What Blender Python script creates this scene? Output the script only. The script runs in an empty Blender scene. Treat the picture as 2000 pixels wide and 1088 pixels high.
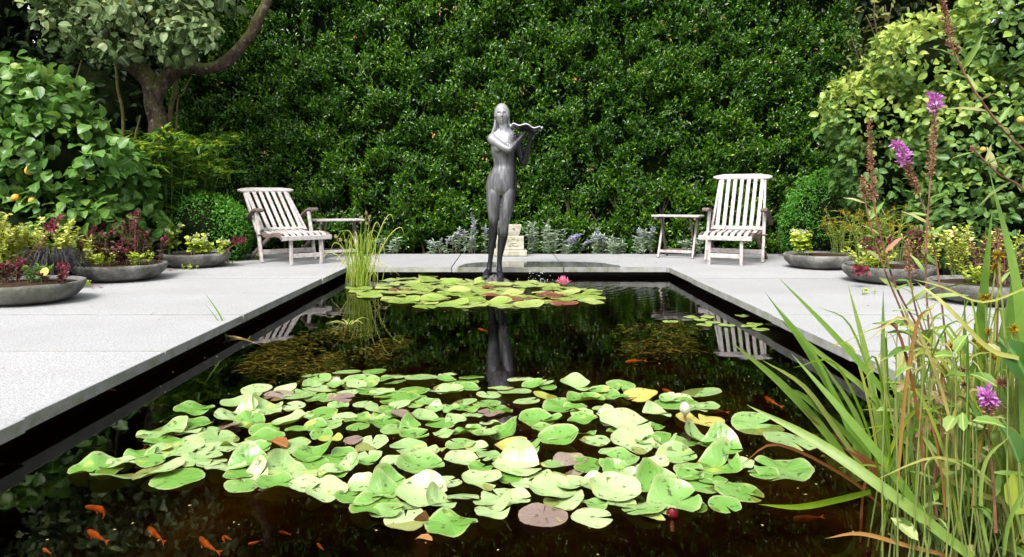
import bpy, bmesh, math, random
import numpy as np
from mathutils import Vector, Matrix, Euler, noise

random.seed(11)
rng = np.random.default_rng(11)
S = bpy.context.scene
COL = S.collection
R = math.radians
PI = math.pi

# ------------------------------------------------------------------ camera, sky, sun, exposure
FPX, CX, HY, CH = 1400.0, 985.0, 377.0, 0.76          # focal (photo px), vanishing point, horizon, eye height
cd = bpy.data.cameras.new('camera'); cam = bpy.data.objects.new('camera', cd); COL.objects.link(cam)
cam.location = (0, 0, CH); cam.rotation_euler = (R(90), 0, 0)
cd.sensor_width = 36.0; cd.lens = 36.0 * FPX / 2000.0
cd.shift_x = (1000 - CX) / 2000.0; cd.shift_y = (HY - 544) / 2000.0
cd.clip_start = 0.05; cd.clip_end = 400
S.camera = cam

SUN_EL, SUN_AZ = 52.0, 208.0                          # soft light from behind the camera, a little from its left
W = bpy.data.worlds.new('World'); S.world = W; W.use_nodes = True
wn = W.node_tree.nodes; wl = W.node_tree.links
sky = wn.new('ShaderNodeTexSky'); sky.sky_type = 'NISHITA'; sky.sun_disc = False
sky.sun_elevation = R(SUN_EL); sky.sun_rotation = R(SUN_AZ); sky.dust_density = 4.0; sky.air_density = 1.0
hs = wn.new('ShaderNodeHueSaturation'); hs.inputs['Saturation'].default_value = 0.22
wl.new(sky.outputs[0], hs.inputs['Color']); wl.new(hs.outputs[0], wn['Background'].inputs['Color'])
wn['Background'].inputs['Strength'].default_value = 0.15
sd = bpy.data.lights.new('sun', 'SUN'); sun = bpy.data.objects.new('sun', sd); COL.objects.link(sun)
sd.energy = 1.5; sd.angle = R(20); sd.color = (1.0, 0.965, 0.91)
az = R(SUN_AZ); el = R(SUN_EL)
sdir = Vector((math.sin(az) * math.cos(el), math.cos(az) * math.cos(el), math.sin(el)))
sun.rotation_euler = sdir.to_track_quat('Z', 'Y').to_euler(); sun.location = sdir * 30
S.view_settings.view_transform = 'Standard'; S.view_settings.look = 'None'
S.view_settings.exposure = 1.3; S.view_settings.gamma = 1.0
S.render.engine = 'CYCLES'
S.cycles.max_bounces = 8; S.cycles.diffuse_bounces = 2; S.cycles.glossy_bounces = 3
S.cycles.transmission_bounces = 4; S.cycles.transparent_max_bounces = 12
S.cycles.caustics_reflective = False; S.cycles.caustics_refractive = False
S.cycles.use_denoising = True

def PX(px, py, z=0.0):
    Y = FPX * (CH - z) / (py - HY); return Vector(((px - CX) * Y / FPX, Y, z))
def AT(px, py, Y):
    return Vector(((px - CX) * Y / FPX, Y, CH + (HY - py) * Y / FPX))

# ------------------------------------------------------------------ object helpers
def tag(o, label=None, cat=None, group=None, kind=None):
    if label: o['label'] = label
    if cat: o['category'] = cat
    if group: o['group'] = group
    if kind: o['kind'] = kind
    return o
def empty(name, loc, rz=0):
    o = bpy.data.objects.new(name, None); COL.objects.link(o); o.location = loc; o.rotation_euler = (0, 0, rz)
    o.empty_display_size = 0.1; return o
def link(name, me, m, parent=None, smooth=False):
    o = bpy.data.objects.new(name, me); COL.objects.link(o)
    if m is not None and len(me.materials) == 0: me.materials.append(m)
    if parent is not None: o.parent = parent
    if smooth: me.polygons.foreach_set('use_smooth', [True] * len(me.polygons))
    return o
def np_mesh(name, V, F, tint=None, rib=None):
    V = np.asarray(V, np.float32); F = np.asarray(F, np.int32); n, k = F.shape
    me = bpy.data.meshes.new(name)
    me.vertices.add(len(V)); me.vertices.foreach_set('co', V.ravel())
    me.loops.add(n * k); me.loops.foreach_set('vertex_index', F.ravel())
    me.polygons.add(n); me.polygons.foreach_set('loop_start', np.arange(0, n * k, k, dtype=np.int32))
    if tint is not None:
        a = me.attributes.new('tint', 'FLOAT', 'POINT'); a.data.foreach_set('value', np.asarray(tint, np.float32))
    if rib is not None:
        a = me.attributes.new('rib', 'FLOAT', 'POINT'); a.data.foreach_set('value', np.asarray(rib, np.float32))
    me.update(calc_edges=True); return me

class MB:
    """collects simple solids, then links them as ONE mesh object"""
    def __init__(s): s.v = []; s.f = []
    def add(s, vs, fs):
        o = len(s.v); s.v += [tuple(p) for p in vs]; s.f += [tuple(i + o for i in f) for f in fs]; return s
    def box(s, lo, hi, c=0.0):
        ax, ay, az_ = lo; bx, by, bz = hi
        return s.bar(Vector(((ax + bx) / 2, ay, (az_ + bz) / 2)), Vector(((ax + bx) / 2, by, (az_ + bz) / 2)), bx - ax, bz - az_, c)
    def bar(s, a, b, w, t, c=0.003, up=(0, 0, 1)):
        """straight board from a to b, w wide (sideways), t thick (along up), chamfered edges"""
        return s.path([Vector(a), Vector(b)], w, t, c, up)
    def path(s, pts, w, t, c=0.003, up=(0, 0, 1), w_of=None):
        up = Vector(up); n = len(pts); pts = [Vector(p) for p in pts]; rings = []
        for i, p in enumerate(pts):
            d = (pts[min(i + 1, n - 1)] - pts[max(i - 1, 0)]).normalized()
            sd_ = d.cross(up).normalized(); u = sd_.cross(d).normalized()
            ww = w / 2 * (w_of[i] if w_of else 1); tt = t / 2
            prof = [(-ww + c, -tt), (ww - c, -tt), (ww, -tt + c), (ww, tt - c), (ww - c, tt), (-ww + c, tt), (-ww, tt - c), (-ww, -tt + c)] if c > 0 else [(-ww, -tt), (ww, -tt), (ww, tt), (-ww, tt)]
            rings.append([p + sd_ * x + u * y for x, y in prof])
        return s.loft(rings)
    def loft(s, rings, cap=True):
        k = len(rings[0]); vs = [p for r in rings for p in r]; fs = []
        for i in range(len(rings) - 1):
            for j in range(k):
                a = i * k + j; b = i * k + (j + 1) % k; fs.append((a, b, b + k, a + k))
        if cap: fs.append(tuple(range(k - 1, -1, -1))); fs.append(tuple(range((len(rings) - 1) * k, len(rings) * k)))
        return s.add(vs, fs)
    def tube(s, pts, rad, n=8, cap=True):
        pts = [Vector(p) for p in pts]; m = len(pts)
        if not hasattr(rad, '__len__'): rad = [rad] * m
        rings = []; ref = Vector((0.31, 0.2, 0.93))
        for i, p in enumerate(pts):
            d = (pts[min(i + 1, m - 1)] - pts[max(i - 1, 0)]).normalized()
            a = d.cross(ref)
            if a.length < 1e-3: a = d.cross(Vector((1, 0, 0)))
            a.normalize(); b = d.cross(a)
            rings.append([p + (a * math.cos(2 * PI * j / n) + b * math.sin(2 * PI * j / n)) * rad[i] for j in range(n)])
        return s.loft(rings, cap)
    def lathe(s, prof, n=40, loc=(0, 0, 0)):
        l = Vector(loc); rings = [[l + Vector((r * math.cos(2 * PI * j / n), r * math.sin(2 * PI * j / n), z)) for j in range(n)] for r, z in prof]
        return s.loft(rings)
    def mesh(s, name='mesh'):
        me = bpy.data.meshes.new(name); me.from_pydata(s.v, [], s.f); me.update(); return me
    def build(s, name, m, parent=None, smooth=False):
        return link(name, s.mesh(name), m, parent, smooth)

def spline(pts, n=8):
    """Catmull-Rom through pts (tuples of any length)"""
    P = np.array([tuple(p) for p in pts], float); P = np.vstack([2 * P[0] - P[1], P, 2 * P[-1] - P[-2]]); out = []
    for i in range(1, len(P) - 2):
        for k in range(n):
            t = k / n; a, b, c, d = P[i - 1], P[i], P[i + 1], P[i + 2]
            out.append(0.5 * ((2 * b) + (-a + c) * t + (2 * a - 5 * b + 4 * c - d) * t * t + (-a + 3 * b - 3 * c + d) * t ** 3))
    out.append(P[-2]); return np.array(out)

# leaf templates: (side, along, normal) and faces (all quads, or all triangles)
T_SMALL = (np.array([(0, 0, 0), (.38, .26, .07), (.42, .62, .06), (0, 1, -.06), (-.42, .62, .06), (-.38, .26, .07)]), np.array([(0, 1, 2, 3), (0, 3, 4, 5)]))
T_THIN = (np.array([(0, 0, 0), (.5, .35, .03), (0, 1, -.12), (-.5, .35, .03)]), np.array([(0, 1, 2, 3)]))
T_BROAD = (np.array([(0, 0, 0), (0, .3, -.01), (0, .62, -.04), (0, 1, -.22),
                     (.36, .16, .06), (.52, .45, .12), (.40, .76, .02), (-.36, .16, .05), (-.52, .45, .09), (-.40, .76, -.01)]),
           np.array([(0, 4, 5, 1), (1, 5, 6, 2), (2, 6, 3, 3), (0, 1, 8, 7), (1, 2, 9, 8), (2, 3, 3, 9)]))
def unit(a): return a / np.maximum(np.linalg.norm(a, axis=1, keepdims=True), 1e-9)
def leaf_arrays(P, D, N, L, Wd, T):
    tv, tf = T; D = unit(D); S_ = unit(np.cross(D, N)); N = unit(np.cross(S_, D))
    L = np.asarray(L)[:, None, None]; Wd = np.asarray(Wd)[:, None, None]
    V = P[:, None] + S_[:, None] * Wd * tv[None, :, 0:1] + D[:, None] * L * tv[None, :, 1:2] + N[:, None] * L * tv[None, :, 2:3]
    F = tf[None] + (np.arange(len(P)) * len(tv))[:, None, None]
    return V.reshape(-1, 3), F.reshape(-1, tf.shape[1])
def tri_fix(F):
    """quads with a doubled corner -> triangles"""
    return [tuple(dict.fromkeys(f)) for f in F.tolist()]
def leaf_mesh(name, P, D, N, L, Wd, tint, T=T_SMALL):
    V, F = leaf_arrays(P, D, N, L, Wd, T); t = np.repeat(tint, len(T[0])); rb = np.tile(1 - np.abs(T[0][:, 0]) / np.abs(T[0][:, 0]).max(), len(P))
    if T is T_BROAD:
        q = F[:, 2] != F[:, 3]; q &= F[:, 1] != F[:, 2]
        A = F[q]; B = F[~q]; B2 = np.where((B[:, 2] == B[:, 3])[:, None], B[:, [0, 1, 2]], B[:, [0, 1, 3]])
        tris = np.vstack([A[:, [0, 1, 2]], A[:, [0, 2, 3]], B2]); return np_mesh(name, V, tris, t, rb)
    return np_mesh(name, V, F, t)
def leaf_template_mesh(name, T, L, Wd):
    V = T[0] * np.array([Wd, L, L]); me = bpy.data.meshes.new(name); me.from_pydata(V.tolist(), [], tri_fix(T[1])); me.update()
    a = me.attributes.new('rib', 'FLOAT', 'POINT'); a.data.foreach_set('value', (1 - np.abs(T[0][:, 0]) / np.abs(T[0][:, 0]).max()).astype(np.float32))
    me.polygons.foreach_set('use_smooth', [True] * len(me.polygons)); return me
def rdir(n): return unit(rng.normal(size=(n, 3)))
def nz(p, s, off=0.0): return noise.noise(Vector((p[0] * s + off, p[1] * s + off * .7, p[2] * s - off)))

# ------------------------------------------------------------------ materials
def new_mat(name):
    m = bpy.data.materials.new(name); m.use_nodes = True; nt = m.node_tree
    return m, nt, nt.nodes, nt.links, nt.nodes['Principled BSDF']
def ramp(N, L, fac, stops, interp='LINEAR'):
    r = N.new('ShaderNodeValToRGB'); cr = r.color_ramp; cr.interpolation = interp
    while len(cr.elements) < len(stops): cr.elements.new(0.5)
    for e, (p, c) in zip(cr.elements, stops): e.position = p; e.color = (*c, 1) if len(c) == 3 else c
    L.new(fac, r.inputs[0]); return r.outputs[0]
def math_(N, L, op, a, b=None, clamp=False):
    n = N.new('ShaderNodeMath'); n.operation = op; n.use_clamp = clamp
    for i, x in enumerate((a, b)):
        if x is None: continue
        if isinstance(x, (int, float)): n.inputs[i].default_value = x
        else: L.new(x, n.inputs[i])
    return n.outputs[0]
def noise_(N, L, scale, detail=4, vec=None, rough=.55, stretch=None):
    n = N.new('ShaderNodeTexNoise'); n.inputs['Scale'].default_value = scale; n.inputs['Detail'].default_value = detail; n.inputs['Roughness'].default_value = rough
    if vec is None: vec = N.new('ShaderNodeNewGeometry').outputs['Position']
    if stretch:
        mp = N.new('ShaderNodeMapping'); mp.inputs['Scale'].default_value = stretch; L.new(vec, mp.inputs[0]); vec = mp.outputs[0]
    L.new(vec, n.inputs['Vector']); return n.outputs['Fac']
def mix_(N, L, fac, a, b, mode='MIX'):
    n = N.new('ShaderNodeMix'); n.data_type = 'RGBA'; n.blend_type = mode
    for sock, x in ((n.inputs[0], fac), (n.inputs[6], a), (n.inputs[7], b)):
        if isinstance(x, (int, float)): sock.default_value = x
        elif isinstance(x, tuple): sock.default_value = (*x, 1)
        else: L.new(x, sock)
    return n.outputs[2]
def bump_(N, L, h, strength, dist=0.01):
    b = N.new('ShaderNodeBump'); b.inputs['Strength'].default_value = strength; b.inputs['Distance'].default_value = dist; L.new(h, b.inputs['Height']); return b.outputs[0]
def leaf_mat(name, cols, rough=.38, trans=.22, spec=.5, back=None, sat=1.28, blotch=False):
    cols = [tuple(max(.002, .33 * sum(k) + (v - .33 * sum(k)) * sat) for v in k) for k in cols]
    m, nt, N, L, B = new_mat(name)
    a = N.new('ShaderNodeAttribute'); a.attribute_name = 'tint'
    o = N.new('ShaderNodeAttribute'); o.attribute_type = 'OBJECT'; o.attribute_name = 'tint'
    f = math_(N, L, 'ADD', a.outputs['Fac'], o.outputs['Fac'], True)
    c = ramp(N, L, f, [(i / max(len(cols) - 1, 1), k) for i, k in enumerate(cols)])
    nf = noise_(N, L, 60, 2); c = mix_(N, L, math_(N, L, 'MULTIPLY', nf, .35), c, (.02, .03, .01))
    rb = N.new('ShaderNodeAttribute'); rb.attribute_name = 'rib'
    c = mix_(N, L, ramp(N, L, rb.outputs['Fac'], [(.84, (0, 0, 0)), (.95, (.45, .45, .45))]), c, tuple(min(1, k * 1.5 + .05) for k in cols[len(cols) // 2]))
    c = mix_(N, L, ramp(N, L, noise_(N, L, 22, 3), [(.66, (0, 0, 0)), (.74, (.55, .55, .55))]), c, (.16, .12, .03)) if blotch else c
    if back:
        g = N.new('ShaderNodeNewGeometry'); c = mix_(N, L, g.outputs['Backfacing'], c, back)
    L.new(c, B.inputs['Base Color']); B.inputs['Roughness'].default_value = rough; B.inputs['Specular IOR Level'].default_value = spec
    t = N.new('ShaderNodeBsdfTranslucent'); L.new(c, t.inputs['Color'])
    ms = N.new('ShaderNodeMixShader'); ms.inputs[0].default_value = trans
    L.new(B.outputs[0], ms.inputs[1]); L.new(t.outputs[0], ms.inputs[2]); L.new(ms.outputs[0], N['Material Output'].inputs['Surface'])
    return m
def plain(name, col, rough=.7, col2=None, scale=20, spec=.4, bump=0, bscale=60, stretch=None):
    m, nt, N, L, B = new_mat(name); B.inputs['Roughness'].default_value = rough; B.inputs['Specular IOR Level'].default_value = spec
    if col2:
        f = noise_(N, L, scale, 5, stretch=stretch); L.new(ramp(N, L, f, [(.35, col), (.65, col2)]), B.inputs['Base Color'])
    else: B.inputs['Base Color'].default_value = (*col, 1)
    if bump: L.new(bump_(N, L, noise_(N, L, bscale, 4, stretch=stretch), bump), B.inputs['Normal'])
    return m

M = {}
def granite():
    m, nt, N, L, B = new_mat('pale_granite')
    sp = noise_(N, L, 230, 2, rough=.9); f2 = noise_(N, L, 95, 3, rough=.8); big = noise_(N, L, 1.3, 5); mid = noise_(N, L, 9, 5)
    c = ramp(N, L, sp, [(.34, (.13, .13, .135)), (.47, (.345, .345, .35)), (.60, (.53, .53, .535))])
    c = mix_(N, L, ramp(N, L, f2, [(.44, (.0, .0, .0)), (.62, (.55, .55, .55))]), c, (.15, .15, .16))
    c = mix_(N, L, ramp(N, L, big, [(.42, (0, 0, 0)), (.68, (.45, .45, .45))]), c, (.25, .25, .24))
    c = mix_(N, L, ramp(N, L, mid, [(.60, (0, 0, 0)), (.80, (.22, .22, .22))]), c, (.20, .20, .175))
    o = N.new('ShaderNodeObjectInfo'); c = mix_(N, L, math_(N, L, 'MULTIPLY', o.outputs['Random'], .34), c, (.235, .235, .24))
    # the film of water that the fountain leaves on the far coping
    g = N.new('ShaderNodeNewGeometry'); sx = N.new('ShaderNodeSeparateXYZ'); L.new(g.outputs['Position'], sx.inputs[0])
    dx = math_(N, L, 'DIVIDE', math_(N, L, 'SUBTRACT', sx.outputs[0], .36), .90); dy = math_(N, L, 'DIVIDE', math_(N, L, 'SUBTRACT', sx.outputs[1], 7.25), .80)
    r4 = math_(N, L, 'ADD', math_(N, L, 'POWER', math_(N, L, 'ABSOLUTE', dx), 5), math_(N, L, 'POWER', math_(N, L, 'ABSOLUTE', dy), 2))
    r4 = math_(N, L, 'ADD', r4, math_(N, L, 'MULTIPLY', math_(N, L, 'SUBTRACT', noise_(N, L, 5, 3), .5), .6))
    wet = ramp(N, L, r4, [(.70, (1, 1, 1)), (.80, (0, 0, 0))])
    c = mix_(N, L, wet, c, mix_(N, L, .72, c, (.035, .038, .032)))
    # algae on the coping's upright edges, with their grey lightened against the shade
    sz = N.new('ShaderNodeSeparateXYZ'); L.new(g.outputs['Normal'], sz.inputs[0])
    side = ramp(N, L, math_(N, L, 'ABSOLUTE', sz.outputs[2]), [(.3, (1, 1, 1)), (.6, (0, 0, 0))])
    alg_lift = ramp(N, L, noise_(N, L, 11, 6), [(.40, (.36, .36, .35)), (.52, (.30, .30, .26)), (.68, (.17, .20, .07))])
    c = mix_(N, L, math_(N, L, 'MULTIPLY', side, .66), c, alg_lift)
    L.new(c, B.inputs['Base Color'])
    L.new(mix_(N, L, wet, (.85, .85, .85), (.10, .10, .10)), B.inputs['Roughness'])
    b = N.new('ShaderNodeBump'); b.inputs['Distance'].default_value = .004; L.new(sp, b.inputs['Height'])
    L.new(mix_(N, L, wet, (.35, .35, .35), (.03, .03, .03)), b.inputs['Strength']); L.new(b.outputs[0], B.inputs['Normal'])
    return m
M['granite'] = granite()
def wood(name, a, b, c_):
    m, nt, N, L, B = new_mat(name)
    tc = N.new('ShaderNodeTexCoord'); o = N.new('ShaderNodeObjectInfo')
    f = noise_(N, L, 26, 5); g = noise_(N, L, 150, 3)
    c = ramp(N, L, f, [(.30, a), (.52, b), (.75, c_)])
    c = mix_(N, L, math_(N, L, 'MULTIPLY', g, .42), c, (.14, .11, .10))
    c = mix_(N, L, math_(N, L, 'MULTIPLY', o.outputs['Random'], .22), c, (.30, .245, .225))
    L.new(c, B.inputs['Base Color']); B.inputs['Roughness'].default_value = .75
    L.new(bump_(N, L, g, .25, .004), B.inputs['Normal']); return m
M['teak'] = wood('weathered_teak', (.30, .26, .245), (.54, .505, .485), (.66, .63, .61))
M['teak_dark'] = wood('brown_shaded_teak', (.045, .028, .022), (.10, .065, .052), (.17, .12, .10))  # brown of the arms; on the rear legs it paints their shade
def bowl_stone():
    m, nt, N, L, B = new_mat('rough_grey_stone')
    c = ramp(N, L, noise_(N, L, 7, 6), [(.34, (.06, .058, .05)), (.5, (.15, .145, .13)), (.66, (.27, .26, .24))])
    c = mix_(N, L, ramp(N, L, noise_(N, L, 3, 5), [(.5, (0, 0, 0)), (.7, (.5, .5, .5))]), c, (.085, .10, .05))
    L.new(c, B.inputs['Base Color']); B.inputs['Roughness'].default_value = .9
    L.new(bump_(N, L, noise_(N, L, 45, 6, rough=.7), 1.0, .02), B.inputs['Normal']); return m
M['stone'] = bowl_stone()
M['soil'] = plain('dark_soil', (.018, .012, .008), .95, (.06, .034, .020), 30, bump=.8, bscale=40, spec=.1)
M['bed_soil'] = plain('bark_mulch', (.022, .014, .009), .95, (.075, .042, .025), 14, bump=.8, bscale=30)
M['black'] = plain('black_pool_liner', (.006, .006, .006), .6, (.016, .013, .010), 6)
M['bed'] = plain('brown_pond_silt', (.018, .012, .005), .9, (.062, .044, .017), 4, spec=0)
def bark(name, a, b, moss):
    m, nt, N, L, B = new_mat(name)
    f = noise_(N, L, 22, 8, stretch=(1, 1, .4), rough=.7); c = ramp(N, L, f, [(.40, a), (.60, b)])
    g = N.new('ShaderNodeNewGeometry'); s = N.new('ShaderNodeSeparateXYZ'); L.new(g.outputs['Normal'], s.inputs[0])
    up = math_(N, L, 'MULTIPLY', math_(N, L, 'ADD', s.outputs[2], .25, True), ramp(N, L, noise_(N, L, 5, 4), [(.38, (0, 0, 0)), (.55, (1, 1, 1))]))
    c = mix_(N, L, up, c, moss)
    c = mix_(N, L, ramp(N, L, noise_(N, L, 17, 5, rough=.7), [(.57, (0, 0, 0)), (.66, (.75, .75, .75))]), c, (.36, .34, .29))
    L.new(c, B.inputs['Base Color']); B.inputs['Roughness'].default_value = .9
    L.new(bump_(N, L, f, 1.0, .09), B.inputs['Normal']); return m
M['bark'] = bark('lichened_bark', (.028, .017, .012), (.135, .085, .058), (.17, .19, .025))
M['twig'] = plain('brown_twig', (.05, .035, .022), .85, (.12, .085, .05), 25)
M['pole'] = plain('mossy_pole', (.09, .08, .025), .85, (.16, .14, .05), 18)
# foliage colours
M['holly'] = leaf_mat('glossy_hedge_leaf', [(.010, .036, .006), (.029, .090, .011), (.066, .166, .016), (.160, .295, .028), (.38, .51, .055)], .20, .30, .6)
M['darkleaf'] = leaf_mat('dark_evergreen_leaf', [(.006, .014, .004), (.014, .030, .008), (.03, .05, .012)], .6, .15, .2)
M['quince'] = leaf_mat('grey_green_round_leaf', [(.045, .085, .03), (.11, .175, .065), (.21, .285, .13), (.36, .43, .22), (.46, .50, .16)], .42, .32, .35, sat=1.15, blotch=True)
M['bushleaf'] = leaf_mat('broad_green_leaf', [(.022, .065, .014), (.055, .135, .028), (.11, .22, .055), (.19, .31, .085), (.42, .44, .10)], .38, .32, .4, blotch=True)
M['rbush'] = leaf_mat('lime_tipped_leaf', [(.035, .09, .022), (.08, .17, .045), (.16, .27, .08), (.32, .44, .11), (.52, .60, .18)], .40, .35, .35, sat=1.2, blotch=True)
M['box'] = leaf_mat('box_leaf', [(.045, .16, .025), (.10, .28, .045), (.19, .42, .075)], .4, .35)
M['goldenrod'] = leaf_mat('goldenrod_leaf', [(.030, .095, .025), (.06, .155, .035), (.11, .22, .04), (.27, .36, .045)], .5, .35, .3)
M['gold'] = leaf_mat('golden_plume', [(.16, .20, .02), (.36, .34, .02), (.62, .48, .03)], .6, .3)
M['variegated'] = leaf_mat('yellow_variegated_leaf', [(.16, .24, .03), (.46, .52, .10), (.66, .68, .22), (.82, .82, .48)], .5, .25)
M['lime'] = leaf_mat('lime_sedum_leaf', [(.22, .34, .05), (.42, .52, .10), (.62, .66, .22)], .45, .25)
M['wine'] = leaf_mat('wine_red_leaf', [(.022, .010, .012), (.06, .016, .022), (.12, .03, .034)], .42, .2)
M['crimson'] = leaf_mat('crimson_flower', [(.08, .012, .022), (.18, .025, .05), (.34, .08, .11)], .6, .25)
M['cream'] = leaf_mat('cream_flower', [(.55, .58, .30), (.80, .78, .58)], .6, .3)
M['blackgrass'] = leaf_mat('black_grass_blade', [(.004, .004, .005), (.010, .009, .012), (.03, .028, .036)], .55, .05, .3)
M['sage'] = leaf_mat('silver_sage_leaf', [(.22, .30, .20), (.36, .44, .32), (.52, .58, .46)], .6, .25)
M['lavender'] = leaf_mat('lavender_flower', [(.32, .27, .52), (.46, .40, .68), (.60, .54, .80)], .6, .3)
M['sedge'] = leaf_mat('sedge_blade', [(.12, .22, .03), (.24, .36, .06), (.42, .48, .13), (.56, .52, .26)], .45, .3, .3)
M['straw'] = leaf_mat('straw_blade', [(.42, .36, .14), (.60, .52, .26)], .6, .2)
M['ochre'] = leaf_mat('ochre_seedhead', [(.22, .13, .02), (.36, .24, .03), (.50, .38, .06)], .7, .2)
M['iris'] = leaf_mat('iris_blade', [(.10, .22, .035), (.19, .33, .06), (.32, .44, .12), (.52, .52, .16)], .34, .35, .4, sat=1.1)
M['drybrown'] = leaf_mat('withered_brown_blade', [(.13, .045, .02), (.26, .11, .05), (.42, .26, .11)], .6, .2)
M['loose'] = leaf_mat('willowy_leaf', [(.12, .22, .05), (.22, .34, .09), (.38, .47, .20), (.50, .24, .20)], .5, .3)
M['redstem'] = plain('reddish_stem', (.13, .045, .03), .7, (.26, .13, .07), 30)
M['greenstem'] = plain('green_stem', (.12, .20, .04), .6, (.22, .26, .06), 30)
M['purple'] = leaf_mat('magenta_petal', [(.58, .18, .54), (.76, .34, .72), (.88, .54, .85)], .6, .35)
M['rustseed'] = leaf_mat('rusty_seed_capsule', [(.20, .10, .06), (.34, .19, .12), (.48, .30, .22)], .8, .15)
M['moss'] = leaf_mat('bright_moss', [(.05, .085, .012), (.13, .19, .02), (.26, .32, .03)], .6, .3)
M['fruit'] = plain('orange_quince_fruit', (.62, .24, .03), .5, (.75, .40, .05), 30)
M['deadleaf'] = leaf_mat('fallen_leaf', [(.16, .06, .025), (.34, .15, .06), (.50, .30, .16)], .7, .2)

# ================================================================== SETTING
XL, XR, YF, WZ = -1.62, 1.67, 7.34, -0.103           # pool edges, far edge, water level (deck top is z = 0)
DECK_L, DECK_R, YB = -3.62, 3.66, 8.95
g = MB(); g.add([(-60, -30, -1.6), (60, -30, -1.6), (60, 90, -1.6), (-60, 90, -1.6)], [(0, 1, 2, 3)])
# ground as one sheet with the pool cut out of it
pl, pr, pn = XL - .30, XR + .30, -2.2
gv = [(-70, -40), (70, -40), (70, 90), (-70, 90), (pl, pn), (pr, pn), (pr, YF + .30), (pl, YF + .30)]
g = MB(); g.add([(x, y, -.062) for x, y in gv], [(0, 1, 5, 4), (1, 2, 6, 5), (2, 3, 7, 6), (3, 0, 4, 7)])
tag(g.build('ground', M['bed_soil']), kind='structure')
# granite slabs
deck = empty('terrace', (0, 0, 0)); tag(deck, 'pale grey granite slab terrace around the pond', 'terrace', kind='structure')
def slab(x0, x1, y0, y1):
    gp = .0048; dz = random.uniform(-.0015, .0015)
    MB().bar(((x0 + x1) / 2, y0 + gp, -.0255 + dz), ((x0 + x1) / 2, y1 - gp, -.0255 + dz), x1 - x0 - 2 * gp, .051, .0025).build('slab', M['granite'], deck)
ys = [-2.2, -1.2, -.45, .50, 1.45, 2.42, 3.45, 4.47, 5.42, 6.38, 7.33, YB]
for a, b in zip(ys, ys[1:]):
    slab(DECK_L, XL + random.uniform(-.011, .011), a, b); slab(XR + random.uniform(-.011, .011), DECK_R, a, b)
for a, b in zip((XL, -.54, .61), (-.54, .61, XR)): slab(a, b, YF, YB)
# pool basin, walls set back under the overhanging slabs
wl_ = MB(); o = .14
for lo, hi in (((XL - o - .1, -2.2, -1.1), (XL - o, YF + o + .1, -.053)), ((XR + o, -2.2, -1.1), (XR + o + .1, YF + o + .1, -.053)),
               ((XL - o, YF + o, -1.1), (XR + o, YF + o + .1, -.053)), ((XL - o, -2.3, -1.1), (XR + o, -2.2, -.053))): wl_.box(lo, hi)
tag(wl_.build('pool_wall', M['black']), kind='structure')
b = MB(); b.add([(XL - .2, -2.3, -.62), (XR + .2, -2.3, -.62), (XR + .2, YF + .2, -.62), (XL - .2, YF + .2, -.62)], [(0, 1, 2, 3)])
tag(b.build('pool_floor', M['bed']), kind='structure')

def water_mat():
    m, nt, N, L, B = new_mat('brown_pond_water'); N.remove(B)
    g = N.new('ShaderNodeNewGeometry')
    d = N.new('ShaderNodeVectorMath'); d.operation = 'DISTANCE'; L.new(g.outputs['Position'], d.inputs[0]); d.inputs[1].default_value = (.30, 6.95, WZ)
    near = ramp(N, L, math_(N, L, 'DIVIDE', d.outputs['Value'], 4.0), [(.05, (1, 1, 1)), (.25, (.45, .45, .45)), (.5, (.05, .05, .05)), (.8, (.02, .02, .02))])
    w = N.new('ShaderNodeTexWave'); w.wave_type = 'RINGS'; w.rings_direction = 'SPHERICAL'; w.inputs['Scale'].default_value = 3.2; w.inputs['Distortion'].default_value = 2.5; w.inputs['Detail'].default_value = 2
    mp = N.new('ShaderNodeMapping'); mp.inputs['Location'].default_value = (-.30, -6.95, -WZ); L.new(g.outputs['Position'], mp.inputs[0]); L.new(mp.outputs[0], w.inputs['Vector'])
    n1 = noise_(N, L, 6, 3, g.outputs['Position'], stretch=(1, 1.6, 1))
    h = math_(N, L, 'MULTIPLY', math_(N, L, 'ADD', math_(N, L, 'MULTIPLY', w.outputs['Fac'], .35), n1), near)
    bp = bump_(N, L, h, .10, .05)
    gl = N.new('ShaderNodeBsdfGlossy'); gl.inputs['Roughness'].default_value = .015; L.new(bp, gl.inputs['Normal'])
    tr = N.new('ShaderNodeBsdfTransparent'); tr.inputs['Color'].default_value = (.93, .86, .74, 1)
    fr = N.new('ShaderNodeFresnel'); fr.inputs['IOR'].default_value = 1.33; L.new(bp, fr.inputs['Normal'])
    mx = N.new('ShaderNodeMixShader'); L.new(fr.outputs[0], mx.inputs[0]); L.new(tr.outputs[0], mx.inputs[1]); L.new(gl.outputs[0], mx.inputs[2])
    L.new(mx.outputs[0], N['Material Output'].inputs['Surface'])
    va = N.new('ShaderNodeVolumeAbsorption'); va.inputs['Color'].default_value = (.72, .56, .22, 1); va.inputs['Density'].default_value = 2.6
    L.new(va.outputs[0], N['Material Output'].inputs['Volume']); return m
M['water'] = water_mat()
w = MB(); w.box((XL - .16, -2.25, -1.05), (XR + .16, YF + .16, WZ)); w = w.build('water', M['water']); tag(w, kind='structure')
bm = bmesh.new(); bm.from_mesh(w.data); bmesh.ops.recalc_face_normals(bm, faces=bm.faces); bm.to_mesh(w.data); bm.free()

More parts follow.
